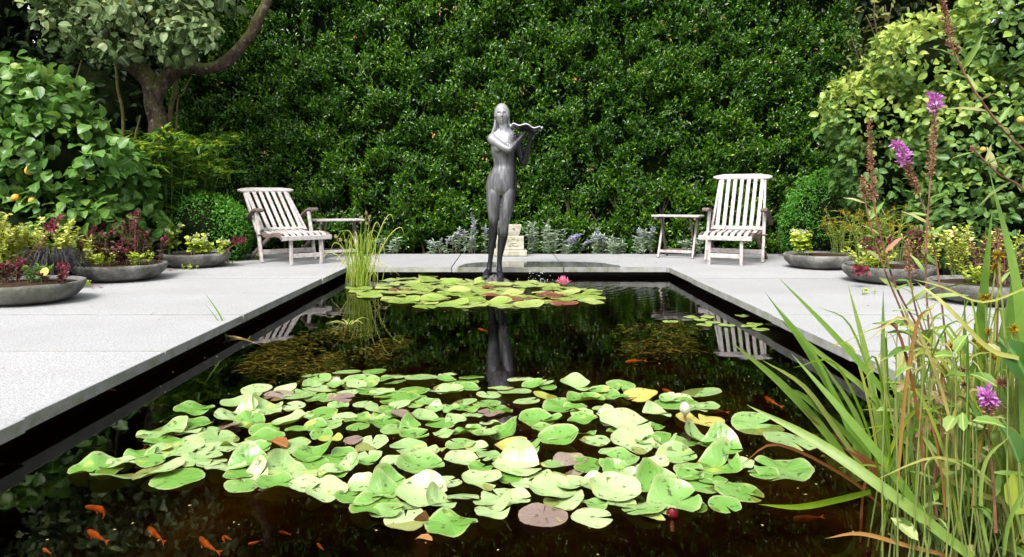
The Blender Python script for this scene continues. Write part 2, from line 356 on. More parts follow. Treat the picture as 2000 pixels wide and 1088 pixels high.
# ================================================================== HEDGE
def hedge():
    root = empty('clipped_hedge', (0.2, 9.9, -.06)); tag(root, 'tall clipped dark glossy evergreen hedge forming the wall behind the statue', 'hedge')
    x0, x1, yf = -4.55, 4.75, 9.45
    def batch(n, z0, z1, leaf, per):
        P = []
        while len(P) < n:
            x = random.uniform(x0, x1); z = random.uniform(z0, z1)
            v = nz((x, 0, z), 1.1) * .5 + nz((x, 3, z), 3.2) * .5
            v2 = nz((x, 7, z), 4.2); v3 = nz((x * 1.0, 2, z), 9.0)
            if (v2 < -.24 or v3 < -.34) and random.random() < .80: continue
            y = yf - v * .18 - v2 * .13 - v3 * .06 + abs(random.gauss(0, .07)) + .25 * max(0, (abs(x - .1) - 4.2)) ** 2 * 4 + (.10 if z < .25 else 0)
            P.append((x, y, z))
        P = np.array(P); n = len(P)
        ax = unit(np.column_stack([rng.normal(0, .55, n), -rng.uniform(.35, 1.1, n), rng.normal(.55, .45, n)]))
        young = np.clip(rng.random(n) ** 1.9 + np.array([.25 * nz(p, .8, 3) + .25 * nz(p, 2.5, 8) for p in P]), 0, 1.1)
        q = per; t = np.tile(np.arange(q) / (q - 1), n); PP = np.repeat(P, q, 0); AX = np.repeat(ax, q, 0)
        side = unit(np.cross(AX, rdir(n * q)))
        D = unit(AX * (.25 + .75 * t[:, None]) + side * (1.15 - .55 * t[:, None]) + np.array([0, 0, .12]))
        base = PP + AX * (t[:, None] - .55) * rng.uniform(.11, .19, n).repeat(q)[:, None]
        Nn = unit(AX * .8 + np.array([0, -.35, .75]) + rdir(n * q) * .35)
        Ls = rng.uniform(.8, 1.25, n * q) * leaf * (1 - .25 * t); tint = np.clip(.12 + .42 * rng.random(n * q) * .8 + .55 * np.repeat(young, q) * t ** 1.2 + rng.normal(0, .05, n * q), 0, 1)
        tint = np.where(rng.random(n * q) < .0012, 1.0, tint)
        return base, D, Nn, Ls, Ls * rng.uniform(.46, .60, n * q), tint
    A = batch(25000, -.02, 3.45, .047, 7); Bq = batch(3200, 3.45, 5.0, .085, 7)
    C = [np.concatenate([a, b]) for a, b in zip(A, Bq)]
    f = link('foliage', leaf_mesh('foliage', *C), M['holly']); f.parent = root; f.matrix_parent_inverse = Matrix.Translation(root.location).inverted(); tag(f, kind='stuff')
    c = MB(); c.box((x0 + .15, 9.72, -.06), (x1 - .15, 10.6, 4.85), .05); c = c.build('shade_core', M['darkcore']); c.parent = root; c.matrix_parent_inverse = Matrix.Translation(root.location).inverted()  # plain dark box standing in for the shaded inside of the hedge
    # bare stems low in the hedge and a few withered sprigs
    s = MB()
    for i in range(46):
        x = random.uniform(x0 + .2, x1 - .2); s.tube([(x, 9.62, -.06), (x + random.uniform(-.1, .1), 9.58, .3), (x + random.uniform(-.25, .25), 9.6, .8)], [.014, .011, .006], 5)
    s = s.build('bare_stems', M['twig']); s.parent = root; s.matrix_parent_inverse = Matrix.Translation(root.location).inverted(); tag(s, kind='stuff')
    P = np.array([(random.uniform(-3.8, 4.2), 9.27, random.uniform(.3, 3.2)) for _ in range(26)]).repeat(3, 0) + rng.normal(0, .03, (78, 3)) + np.array([0, .05, 0])
    d = link('withered_leaves', leaf_mesh('withered_leaves', P, rdir(78), unit(np.array([[0, -1, .3]]) + .6 * rdir(78)), np.full(78, .045), np.full(78, .02), rng.random(78)), M['deadleaf'])
    d.parent = root; d.matrix_parent_inverse = Matrix.Translation(root.location).inverted(); tag(d, kind='stuff')
M['darkcore'] = plain('shaded_interior', (.004, .007, .003), .95, (.012, .017, .006), 9, spec=.0)  # near-black colour stands in for the shade deep inside foliage
hedge()

def kid(o, root):
    o.parent = root; bpy.context.view_layer.update() if False else None
    o.matrix_parent_inverse = Matrix.Translation(root.location).inverted(); return o

# ================================================================== leafy crowns
def crown(root, ells, n, L0, L1, ratio, m, T, n_obj, tint_fn, part='leaf', droop=.5, shell=.72, mats_leafname='foliage'):
    """leaves spread through lumpy ellipsoids; the ones that show largest are objects of their own"""
    E = np.array([e[:6] for e in ells], float); wgt = E[:, 3] * E[:, 4] + E[:, 4] * E[:, 5] + E[:, 3] * E[:, 5]; wgt /= wgt.sum()
    P = np.zeros((0, 3)); O = np.zeros((0, 3)); dep = np.zeros(0)
    while len(P) < n:
        k = n; e = E[rng.choice(len(E), k, p=wgt)]; d = rdir(k); r = shell + (1.06 - shell) * rng.random(k) ** .6
        p = e[:, :3] + d * e[:, 3:] * r[:, None]
        ins = np.min(np.linalg.norm((p[:, None] - E[None, :, :3]) / E[None, :, 3:], axis=2), axis=1)
        keep = (ins > shell - .02) & (p[:, 2] > .02)
        lump = np.array([nz(q, 2.6) for q in p]); keep &= (lump > -.28) | (rng.random(k) < .25)
        P = np.vstack([P, p[keep]]); O = np.vstack([O, unit(d / e[:, 3:])[keep]]); dep = np.concatenate([dep, ins[keep]])
    P, O, dep = P[:n], O[:n], dep[:n]
    D = unit(O * .5 + rdir(n) * 1.05 + np.array([0, 0, -droop])); Nn = unit(O * .6 + np.array([0, -.1, .65]) + rdir(n) * .70)
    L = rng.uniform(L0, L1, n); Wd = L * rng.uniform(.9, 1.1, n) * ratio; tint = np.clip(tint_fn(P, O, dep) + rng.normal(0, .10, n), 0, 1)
    cam_p = np.array([0, 0, CH]); v = unit(cam_p - P)
    sx = CX + FPX * P[:, 0] / P[:, 1]; sy = HY - FPX * (P[:, 2] - CH) / P[:, 1]
    score = L / np.linalg.norm(P - cam_p, axis=1) * (np.abs((Nn * v).sum(1)) * .6 + .4) * (.35 + np.clip((O * v).sum(1), 0, 1)) * dep
    score = np.where((sx > -10) & (sx < 2010) & (sy > -10) & (sy < 1090), score, 0)
    idx = np.argsort(-score); big, rest = idx[:n_obj], idx[n_obj:]
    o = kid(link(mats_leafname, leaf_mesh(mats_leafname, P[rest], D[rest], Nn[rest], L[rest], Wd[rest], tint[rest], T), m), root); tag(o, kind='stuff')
    if n_obj:
        tm = []
        for k in range(5):
            me = leaf_template_mesh(part, T, 1.0, ratio * (1 + .08 * (k - 2)))
            for vtx in me.vertices: vtx.co.z += (.05 * math.sin(vtx.co.y * (5 + k) + k) + .03 * (k - 2) * vtx.co.x * 4 * vtx.co.y)
            me.materials.append(m); tm.append(me)
        for i in big:
            d_ = Vector(D[i]); s_ = d_.cross(Vector(Nn[i])).normalized(); n_ = s_.cross(d_)
            mat4 = Matrix.Translation(P[i]) @ Matrix(((s_.x, d_.x, n_.x, 0), (s_.y, d_.y, n_.y, 0), (s_.z, d_.z, n_.z, 0), (0, 0, 0, 1))) @ Matrix.Scale(L[i], 4)
            lo = bpy.data.objects.new(part, random.choice(tm)); COL.objects.link(lo); lo.parent = root
            lo.matrix_local = Matrix.Translation(root.location).inverted() @ mat4; lo['tint'] = float(tint[i])
    return P, O
def limb(root, pts, rads, m, name='branch', n=10, wob=.0, seg=6):
    c = spline([tuple(p) + (r,) for p, r in zip(pts, rads)], seg)
    q = [Vector(a[:3]) + Vector((nz(a[:3], 3), nz(a[:3], 3, 5), 0)) * wob for a in c]
    return kid(MB().tube(q, [max(a[3], .002) * (1 + .26 * nz(a[:3], 5) + .12 * nz(a[:3], 13)) for a in c], n).build(name, m, smooth=True), root)

# dark evergreen trees that close the view beside and behind the hedge
def back_tree(x, y, h, r, label, n=5200, L=.13, name='evergreen_tree'):
    root = empty(name, (x, y, -.06)); tag(root, label, 'tree', 'dark trees behind the garden')
    limb(root, [(x, y, -.06), (x + .05, y, h * .5), (x, y, h * .92)], [.16, .11, .03], M['twig'], 'trunk')
    ells = [(x + random.uniform(-.3, .3) * r, y + random.uniform(-.3, .3) * r, z, r * s, r * s, h * .17) for z, s in ((h * .12, .95), (h * .28, 1.05), (h * .45, 1.0), (h * .62, .9), (h * .78, .75), (h * .9, .5))]
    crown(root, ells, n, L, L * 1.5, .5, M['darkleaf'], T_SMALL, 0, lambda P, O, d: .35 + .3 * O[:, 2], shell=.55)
    c = MB()
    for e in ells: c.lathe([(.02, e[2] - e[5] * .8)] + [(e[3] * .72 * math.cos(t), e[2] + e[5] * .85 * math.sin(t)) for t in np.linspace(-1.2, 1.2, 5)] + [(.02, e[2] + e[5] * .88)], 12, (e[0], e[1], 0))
    kid(c.build('inner_crown_shade', M['darkcore'], smooth=True), root)  # opaque dark fill painted as the shade within the crown
for a in ((-6.0, 11.4, 6.6, 1.5, 'dark evergreen tree directly behind the gnarled tree trunk'), (-8.2, 10.6, 7.2, 1.6, 'dark evergreen tree rising over the broad-leaved bush'),
          (-9.0, 8.0, 7.0, 1.6, 'dark evergreen tree standing behind the broad-leaved bush with orange fruit'), (-4.6, 12.6, 6.8, 1.3, 'dark evergreen tree at the end of the hedge near the gnarled tree'),
          (6.4, 11.4, 6.4, 1.5, 'dark evergreen tree behind the lime-tipped bush, next to the hedge end'), (8.6, 10.2, 6.8, 1.6, 'dark evergreen tree behind the lime-tipped bush, away from the hedge'),
          (8.8, 7.6, 6.6, 1.6, 'dark evergreen tree to the side of the lime-tipped bush'),
          (-10.4, 12.4, 9.5, 2.2, 'tallest dark evergreen tree, far behind the broad-leaved bush'), (-6.8, 13.6, 9.0, 2.0, 'tall dark evergreen tree far behind the gnarled tree'), (6.0, 13.4, 8.5, 2.0, 'tall dark evergreen tree far behind the hedge end at the lime-tipped bush')):
    back_tree(*a)

# unseen hedge added behind the camera to cut the low sky light
rh = empty('light_block_hedge', (0, -5.4, -.06)); tag(rh, 'unseen hedge added behind the camera to cut low sky light', 'hedge')
kid(MB().box((-9, -6.0, -.06), (9, -5.1, 3.9), .05).build('shade_core', M['darkcore']), rh)
k = 7000; P = np.column_stack([rng.uniform(-9, 9, k), rng.uniform(-5.15, -4.9, k), rng.uniform(0, 4, k)])
tag(kid(link('foliage', leaf_mesh('foliage', P, unit(rdir(k) + np.array([0, .6, .3])), unit(rdir(k) * .6 + np.array([0, .6, .6])), rng.uniform(.1, .2, k), rng.uniform(.06, .11, k), rng.random(k) * .5), M['holly']), rh), kind='stuff')

# ================================================================== GNARLED TREE (left), poles, bushes
def gnarled_tree():
    Y = 8.7; root = empty('gnarled_tree', (AT(300, 400, Y).x, Y, -.06)); tag(root, 'gnarled old fruit tree with forked mossy trunk and rounded grey-green leaves', 'tree')
    p = lambda x, y, d=0: AT(x, y, Y + d)
    limb(root, [p(318, 520), p(314, 400), p(309, 300), p(302, 215), p(300, 172)], [.15, .125, .112, .112, .12], M['bark'], 'trunk', 14, .05)
    limb(root, [p(300, 235), p(312, 185), p(330, 150), p(362, 131), p(402, 135), p(440, 118), p(476, 84), p(500, 48), p(518, 5), p(516, -60)],
         [.07, .085, .09, .085, .078, .075, .07, .066, .06, .05], M['bark'], 'limb', 12, .05)
    limb(root, [p(304, 220), p(296, 165), p(272, 140), p(240, 118), p(205, 80, -.2), p(170, 30, -.4), p(140, -40, -.5)], [.10, .11, .105, .095, .08, .06, .04], M['bark'], 'limb', 12, .06)
    limb(root, [p(250, 125), p(270, 70, -.3), p(320, 20, -.5), p(370, -40, -.6)], [.05, .04, .03, .02], M['bark'], 'limb', 8, .04)
    limb(root, [p(330, 150, .1), p(322, 80, .2), p(330, 10, .2)], [.03, .025, .015], M['bark'], 'limb', 7, .03)
    for a, b in (((205, 80), (110, 95)), ((170, 40), (90, 30)), ((290, 50), (360, 95)), ((230, 60), (200, 120)), ((320, 30), (420, 60))):
        limb(root, [p(*a, -.3), p((a[0] + b[0]) / 2, min(a[1], b[1]) - 12, -.45), p(*b, -.5)], [.018, .012, .004], M['twig'], 'branch', 6)
    ells = [(*p(x, y, random.uniform(-.75, -.3)), random.uniform(.20, .36), random.uniform(.2, .32), random.uniform(.13, .24)) for x, y in ((95, 25), (120, 60), (150, 20), (165, 80), (185, 45), (215, 95), (225, 20), (240, 65), (275, 30), (285, 85), (310, 50), (330, 15), (345, 85), (365, 45), (392, 70), (400, 25), (250, 0), (130, -10), (180, -20), (340, -25), (300, -10), (425, 0), (80, -20))]
    ells += [(*p(300, -90, -.3), 1.3, .7, .45), (*p(140, -130, -.2), 1.2, .8, .5)]
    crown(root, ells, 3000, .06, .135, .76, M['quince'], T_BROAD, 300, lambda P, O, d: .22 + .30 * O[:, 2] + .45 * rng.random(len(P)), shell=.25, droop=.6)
gnarled_tree()
for i, (pts, r, lab) in enumerate(((((240, 245), (232, 180), (224, 122)), .022, 'short mossy pole leaning beside the gnarled trunk'), (((332, 232), (342, 180), (352, 110), (362, 60)), .03, 'thick greenish sapling stem right behind the fork of the gnarled tree'),
                                   (((344, 228), (360, 180), (374, 150)), .012, 'thin greenish stick slanting away from the gnarled trunk'), (((128, 210), (150, 150), (168, 95)), .012, 'thin bare stick slanting up under the tree crown'),
                                   (((278, 300), (264, 270), (276, 225)), .014, 'crooked greenish stick in front of the gnarled trunk'))):
    Y = 9.1 - .1 * i; q = [AT(x, y, Y) for x, y in pts]; q = [Vector((q[0].x, Y, -.06))] + q
    root = empty('bare_stick', q[0]); o = limb(root, q, [r * 1.1] + [r * (1 - .12 * k) for k in range(len(pts))], M['pole'], 'stick', 7, .03)
    bpy.data.objects.remove(root); o.parent = None; o.matrix_parent_inverse = Matrix(); o.name = 'bare_stick'; tag(o, lab, 'stick', 'sticks under the gnarled tree')

M['greenfruit'] = plain('greenish_yellow_fruit', (.34, .30, .04), .5, (.44, .30, .05), 30)
def bush(name, label, base, ells, n, L0, L1, ratio, m, n_obj, tint_fn, fruits=(), droop=.4, core=.5, T=T_BROAD, fm=None):
    root = empty(name, base); tag(root, label, 'bush')
    for e in ells:
        a = Vector(base) + Vector((random.uniform(-.15, .15), random.uniform(-.15, .15), 0)); c = Vector(e[:3])
        limb(root, [a, a.lerp(c, .5) + Vector((random.uniform(-.1, .1), 0, .05)), c + Vector((0, 0, e[5] * .5))], [.03, .02, .006], M['twig'], 'branch', 7, .05)
    crown(root, ells, n, L0, L1, ratio, m, T, n_obj, tint_fn, droop=droop)
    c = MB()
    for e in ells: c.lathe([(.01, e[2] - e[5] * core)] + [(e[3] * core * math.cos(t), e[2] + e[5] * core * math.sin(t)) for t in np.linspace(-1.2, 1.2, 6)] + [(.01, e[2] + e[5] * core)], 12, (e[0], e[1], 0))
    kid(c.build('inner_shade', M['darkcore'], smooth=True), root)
    for (px, py, Y, r) in fruits:
        f = MB(); q = AT(px, py, Y); f.lathe([(.004, -r)] + [(r * math.cos(t) * (1 - .08 * math.sin(t)), r * math.sin(t)) for t in np.linspace(-1.25, 1.25, 8)] + [(.004, r * .93)], 14, q)
        kid(f.build('fruit', fm or M['fruit'], smooth=True), root)
    return root
bush('broad_leaved_bush', 'broad-leaved green bush bearing orange fruit, behind the planter bowl with red sedum', (-4.8, 7.2, -.06),
     [(-4.85, 7.05, 1.55, .70, .55, .52), (-4.45, 6.95, 1.02, .82, .55, .58), (-4.2, 7.35, .78, .58, .45, .52), (-4.5, 6.75, .45, .95, .45, .42), (-5.7, 7.3, 1.45, .80, .6, .68), (-5.3, 6.95, .65, .7, .6, .55), (-3.98, 7.35, .35, .5, .4, .36)],
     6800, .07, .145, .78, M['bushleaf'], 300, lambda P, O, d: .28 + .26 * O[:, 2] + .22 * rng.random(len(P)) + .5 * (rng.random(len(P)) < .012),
     ((58, 333, 6.4, .042), (30, 386, 6.4, .034), (62, 392, 6.4, .03)))
bush('lime_tipped_bush', 'large leafy bush with lime yellow young tips, opposite the gnarled tree', (4.5, 7.3, -.06),
     [(3.95, 7.5, 1.55, .62, .5, .48), (4.3, 7.1, 2.05, .65, .55, .45), (5.0, 6.7, 2.25, .75, .6, .65), (4.05, 7.4, .95, .6, .5, .5), (4.7, 6.8, 1.3, .85, .6, .7), (4.6, 6.6, .55, .8, .55, .55), (5.3, 6.2, 1.2, .7, .6, .8), (5.4, 6.3, 2.5, .6, .5, .6)],
     13500, .05, .105, .66, M['rbush'], 300, lambda P, O, d: np.clip(.20 + .22 * O[:, 2] + .20 * rng.random(len(P)) + .60 * np.clip((4.9 - P[:, 0]) * 1.1, 0, 1) * np.clip((P[:, 2] - 1.0) * 1.6, 0, 1) * rng.random(len(P)) ** .5 + .25 * (O[:, 2] > .70), 0, 1),  # lime young tips, with light from above left painted into the tint
     ((1994, 234, 5.6, .030), (1920, 292, 5.9, .024)), droop=.1, fm=M['greenfruit'])
def twiggy(name, label, base, tips, m, L, n):
    root = empty(name, base); tag(root, label, 'bush'); P = []
    for t in tips:
        b_ = Vector(base); mid = b_.lerp(t, .55) + Vector((random.uniform(-.3, .3), 0, .4)); limb(root, [b_, mid, t], [.022, .014, .004], M['twig'], 'branch', 6, .05)
        for k in range(n):
            u = random.uniform(.55, 1.03); P.append(mid.lerp(t, (u - .55) / .45) + Vector((random.gauss(0, .16), random.gauss(0, .16), random.gauss(0, .12))))
    P = np.array(P); k = len(P)
    tag(kid(link('foliage', leaf_mesh('foliage', P, unit(rdir(k) + np.array([0, -.2, -.3])), unit(rdir(k) * .6 + np.array([0, -.2, .8])), rng.uniform(L * .7, L * 1.3, k), rng.uniform(L * .35, L * .5, k), rng.random(k)), m), root), kind='stuff')
M['paleleaf'] = leaf_mat('pale_background_leaf', [(.06, .09, .025), (.14, .18, .05), (.26, .26, .08)], .5, .3)
twiggy('loose_shrub', 'loose thin-stemmed shrub with pale leaves showing over the lime-tipped bush', (4.6, 9.0, -.06), [AT(x, y, 8.9) for x, y in ((1690, 30), (1730, 10), (1780, 40), (1820, 5), (1660, 70), (1760, -40), (1850, 40), (1700, -50))], M['paleleaf'], .09, 60)

# clipped box shrubs
def box_shrub(c, rx, rz, label, n, loose=False):
    c = Vector(c); root = empty('box_shrub', (c.x, c.y, -.06)); tag(root, label, 'shrub', 'rounded box shrubs')
    limb(root, [(c.x, c.y, -.06), (c.x, c.y, c.z)], [.03, .02], M['twig'], 'stem', 6)
    ells = [(c.x, c.y, c.z, rx, rx * .8, rz), (c.x - rx * .35, c.y - .05, c.z - rz * .15, rx * .7, rx * .7, rz * .85), (c.x + rx * .38, c.y, c.z - rz * .1, rx * .68, rx * .7, rz * .88)]
    if loose:
        ells += [(c.x + random.uniform(-.8, .8) * rx, c.y - random.uniform(0, .4) * rx, c.z + random.uniform(-.3, .95) * rz, rx * .28, rx * .28, rz * random.uniform(.25, .45)) for _ in range(16)]
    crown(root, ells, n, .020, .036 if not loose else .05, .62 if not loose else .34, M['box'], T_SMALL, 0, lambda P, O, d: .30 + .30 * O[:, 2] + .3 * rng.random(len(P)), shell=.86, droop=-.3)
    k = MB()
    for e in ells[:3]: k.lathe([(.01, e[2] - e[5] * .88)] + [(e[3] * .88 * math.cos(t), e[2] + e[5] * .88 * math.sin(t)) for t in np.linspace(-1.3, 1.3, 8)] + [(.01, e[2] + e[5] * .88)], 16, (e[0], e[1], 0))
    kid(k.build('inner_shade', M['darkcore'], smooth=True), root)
box_shrub((-3.40, 8.15, .32), .48, .44, 'rounded dense box shrub beside the reclined deck chair', 9000)
box_shrub((3.86, 8.6, .40), .54, .50, 'loose rounded shrub with feathery shoots beside the upright deck chair', 9000, True)

# ================================================================== DECK CHAIRS AND TABLES
def deck_chair(label, loc, rz, by, bz):
    """local: +y is the front; by, bz = where the head board sits"""
    r = empty('deck_chair', loc, rz); tag(r, label, 'chair', 'weathered wooden deck chairs'); T, D = M['teak'], M['teak_dark']
    p0 = Vector((0, -.20, .345)); p1 = Vector((0, by, bz)); bd = (p1 - p0).normalized(); bn = Vector((0, -bd.z, bd.y)) * -1   # bn faces forward/up
    X = Vector((1, 0, 0))
    bk = MB().bar(p0 - X * .275 + bn * -.018 + bd * .03, p0 + X * .275 + bn * -.018 + bd * .03, .05, .02, .003, bn)
    for s in (-1, 1): bk.bar(p0 + X * s * .285 - bn * .02, p1 + X * s * .255 - bn * .022, .026, .034, .004, bn)
    bk = bk.build('backrest', T, r)
    for i in range(7):
        x = (i - 3) * .0745; MB().bar(p0 + X * x, p1 + X * x * 1.02, .042, .016, .003, bn).build('back_slat', T, bk)
    h = MB(); rings = []
    for k in range(17):                                     # shaped head board, rounded ends, stepped crown
        u = -1 + 2 * k / 16; x = u * .335; hh = .030 if abs(u) < .72 else .030 - .006 * ((abs(u) - .72) / .28); e = max(0, (abs(u) - .9) / .1); hh *= math.sqrt(max(.12, 1 - e * e)); up = .012 if abs(u) < .62 else .012 * max(0, 1 - (abs(u) - .62) / .16)
        c = p1 + X * x; rings.append([c + bd * a + bn * b_ for a, b_ in ((-hh, -.008), (-hh, .010), (-hh + .006, .016), (hh + up - .006, .016), (hh + up, .010), (hh + up, -.008))])
    h.loft(rings).build('head_board', T, bk)
    sp = spline([(-.22, .335), (-.05, .318), (.12, .318), (.28, .338), (.42, .330), (.50, .295)], 3)
    st = MB().bar((-.262, -.21, .312), (.262, -.21, .312), .03, .045, .004)
    for s in (-1, 1): st.path([(s * .262, a, b_ - .022) for a, b_ in sp], .028, .045, .004)
    st = st.build('seat', D, r)
    for i in range(7):
        x = (i - 3) * .069; MB().path([(x, a, b_) for a, b_ in sp], .044, .015, .003).build('seat_slat', T, st)
    MB().bar((-.272, .50, .285), (.272, .50, .285), .028, .048, .004).build('front_rail', T, st)
    for s in (-1, 1):
        MB().bar((s * .165, .485, 0), (s * .165, .465, .27), .032, .034, .004, (0, 1, 0)).build('foot_leg', T, r)
        MB().bar((s * .305, .0, 0), (s * .305, -.19, .545), .030, .046, .005, (0, 1, 0)).build('arm_leg', T, r)
        MB().bar((s * .262, .10, .28), (s * .275, -.52, .0), .026, .042, .004).build('rear_leg', D, r)
        ap = spline([(-.58, .40), (-.45, .47), (-.28, .545), (-.15, .575), (-.05, .575)], 4)
        am = MB().path([(s * .315, a, b_) for a, b_ in ap], .062, .030, .007, w_of=[.8 + .35 * k / (len(ap) - 1) for k in range(len(ap))]).build('arm_rest', D, r)
        MB().tube([(s * .315 - .036, -.045, .570), (s * .315 + .036, -.045, .570)], .021, 10).build('arm_end', D, am)
    MB().bar((-.152, .478, .098), (.152, .478, .098), .022, .046, .003).build('foot_stretcher', T, r)
    MB().bar((-.292, -.035, .112), (.292, -.035, .112), .022, .052, .003).build('stretcher', T, r)
    MB().bar((-.262, -.44, .07), (.262, -.44, .07), .02, .04, .003).build('rear_stretcher', T, r)
    for s in (-1, 1): MB().tube([(s * .255, -.075, .30), (s * .345, -.075, .30)], .008, 8).build('pivot_bolt', D, r)
    return r
deck_chair('weathered wooden deck chair with its back set upright, facing the lily pond', (2.55, 7.97, 0), R(180 - 28), -.56, .945)
deck_chair('weathered wooden deck chair leaning far back, on the side of the gnarled tree', (-2.40, 8.0, 0), R(180 + 38), -.74, .79)

def folding_table(label, loc, rz, h):
    r = empty('folding_table', loc, rz); tag(r, label, 'table', 'small folding slatted tables'); T, D = M['teak'], M['teak_dark']; lx, ly = .275, .18
    tt = MB()
    for s in (-1, 1): tt.bar((s * (lx - .045), -ly + .01, h - .036), (s * (lx - .045), ly - .01, h - .036), .026, .028, .003)
    tt = tt.build('table_top', D, r)
    for i in range(6):
        y = -ly + .032 + i * (2 * ly - .064) / 5; MB().bar((-lx, y, h - .011), (lx, y, h - .011), .050, .020, .004).build('top_slat', T, tt)
    for s in (-1, 1):
        MB().bar((s * (lx - .075), .16, 0), (s * (lx - .075), -.13, h - .03), .022, .036, .004, (0, 1, 0)).build('leg', T, r)
        MB().bar((s * (lx - .105), -.16, 0), (s * (lx - .105), .13, h - .03), .022, .036, .004, (0, 1, 0)).build('leg', D, r)
    MB().bar((-lx + .08, .118, .075), (lx - .08, .118, .075), .018, .034, .003).build('stretcher', T, r)
    MB().bar((-lx + .11, -.118, .075), (lx - .11, -.118, .075), .018, .034, .003).build('stretcher', D, r)
folding_table('small folding slatted table beside the upright deck chair', (2.06, 8.50, 0), R(180 - 26), .50)
folding_table('small folding slatted table behind the pond sedge, beside the reclined deck chair', (-1.98, 8.55, 0), R(180 + 24), .45)

# ================================================================== STATUE
def statue_mat():
    m, nt, N, L, B = new_mat('patinated_lead'); tc = N.new('ShaderNodeTexCoord'); P = tc.outputs['Object']
    sx = N.new('ShaderNodeSeparateXYZ'); L.new(P, sx.inputs[0])
    st = noise_(N, L, 30, 7, P, stretch=(1, 1, .14), rough=.68); bl = noise_(N, L, 6, 5, P, stretch=(1, 1, .5))
    c = ramp(N, L, st, [(.28, (.035, .035, .04)), (.50, (.125, .125, .135)), (.72, (.30, .30, .315))])
    c = mix_(N, L, ramp(N, L, bl, [(.40, (.0, .0, .0)), (.66, (.6, .6, .6))]), c, (.10, .10, .11))
    # water streaks: down her lifted arm's flank, and the soaked legs below the knee
    a = math_(N, L, 'ADD', math_(N, L, 'MULTIPLY', math_(N, L, 'SUBTRACT', sx.outputs[0], .048), 16), math_(N, L, 'MULTIPLY', math_(N, L, 'SUBTRACT', st, .5), 3.0), True)
    zlow = math_(N, L, 'ADD', math_(N, L, 'MULTIPLY', math_(N, L, 'SUBTRACT', .50, sx.outputs[2]), 9), math_(N, L, 'MULTIPLY', math_(N, L, 'SUBTRACT', bl, .5), 5), True)
    below = math_(N, L, 'LESS_THAN', sx.outputs[2], 1.45)
    wet = math_(N, L, 'MAXIMUM', math_(N, L, 'MULTIPLY', a, below), zlow)
    c = mix_(N, L, math_(N, L, 'MULTIPLY', wet, .96), c, mix_(N, L, st, (.008, .008, .011), (.036, .036, .044)))
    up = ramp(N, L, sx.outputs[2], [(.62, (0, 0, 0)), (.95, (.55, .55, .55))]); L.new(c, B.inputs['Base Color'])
    c2 = mix_(N, L, math_(N, L, 'MULTIPLY', math_(N, L, 'SUBTRACT', 1.0, wet), ramp(N, L, math_(N, L, 'MULTIPLY', sx.outputs[2], .5), [(.56, (0, 0, 0)), (.67, (.70, .70, .70))])), c, (.44, .44, .46)); L.new(c2, B.inputs['Base Color'])  # upper body lightened in colour, standing in for highlights on face and arm
    B.inputs['Metallic'].default_value = .45; L.new(mix_(N, L, wet, (.42, .42, .42), (.26, .26, .26)), B.inputs['Roughness']); B.inputs['Specular IOR Level'].default_value = .3
    L.new(bump_(N, L, noise_(N, L, 60, 4, P), .18, .006), B.inputs['Normal']); return m
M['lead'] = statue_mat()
M['pale_lead'] = plain('pale_rim_lead', (.42, .42, .44), .5, (.60, .60, .62), 30, bump=.2)  # paler lead for the inside and rim of the dish
M['rock'] = plain('wet_dark_rock', (.05, .045, .042), .5, (.17, .155, .145), 16, bump=.9, bscale=22)
def ell_rings(rows, n=24, sub=4):
    """rows: (z, cx, cy, rx, ry) -> smooth rings"""
    c = spline(rows, sub); return [[Vector((cx + rx * math.cos(2 * PI * j / n), cy + ry * math.sin(2 * PI * j / n), z)) for j in range(n)] for z, cx, cy, rx, ry in c]
def ellipsoid(mb, c, r, n=18, m=12):
    mb.loft([[Vector((c[0] + r[0] * math.cos(t) * math.cos(2 * PI * j / n), c[1] + r[1] * math.cos(t) * math.sin(2 * PI * j / n), c[2] + r[2] * math.sin(t))) for j in range(n)] for t in np.linspace(-1.5, 1.5, m)])
def limb_tube(mb, rows, sub=5, n=14):
    c = spline(rows, sub); mb.tube([a[:3] for a in c], [a[3] for a in c], n)
def remesh(mb, vox, sm, name):
    me = mb.mesh(name); o = bpy.data.objects.new(name, me); COL.objects.link(o)
    bm = bmesh.new(); bm.from_mesh(me); bmesh.ops.recalc_face_normals(bm, faces=bm.faces); bm.to_mesh(me); bm.free()
    a = o.modifiers.new('r', 'REMESH'); a.mode = 'VOXEL'; a.voxel_size = vox
    s = o.modifiers.new('s', 'SMOOTH'); s.factor = .5; s.iterations = sm
    dg = bpy.context.evaluated_depsgraph_get(); out = bpy.data.meshes.new_from_object(o.evaluated_get(dg)); bpy.data.objects.remove(o)
    out.polygons.foreach_set('use_smooth', [True] * len(out.polygons)); return out
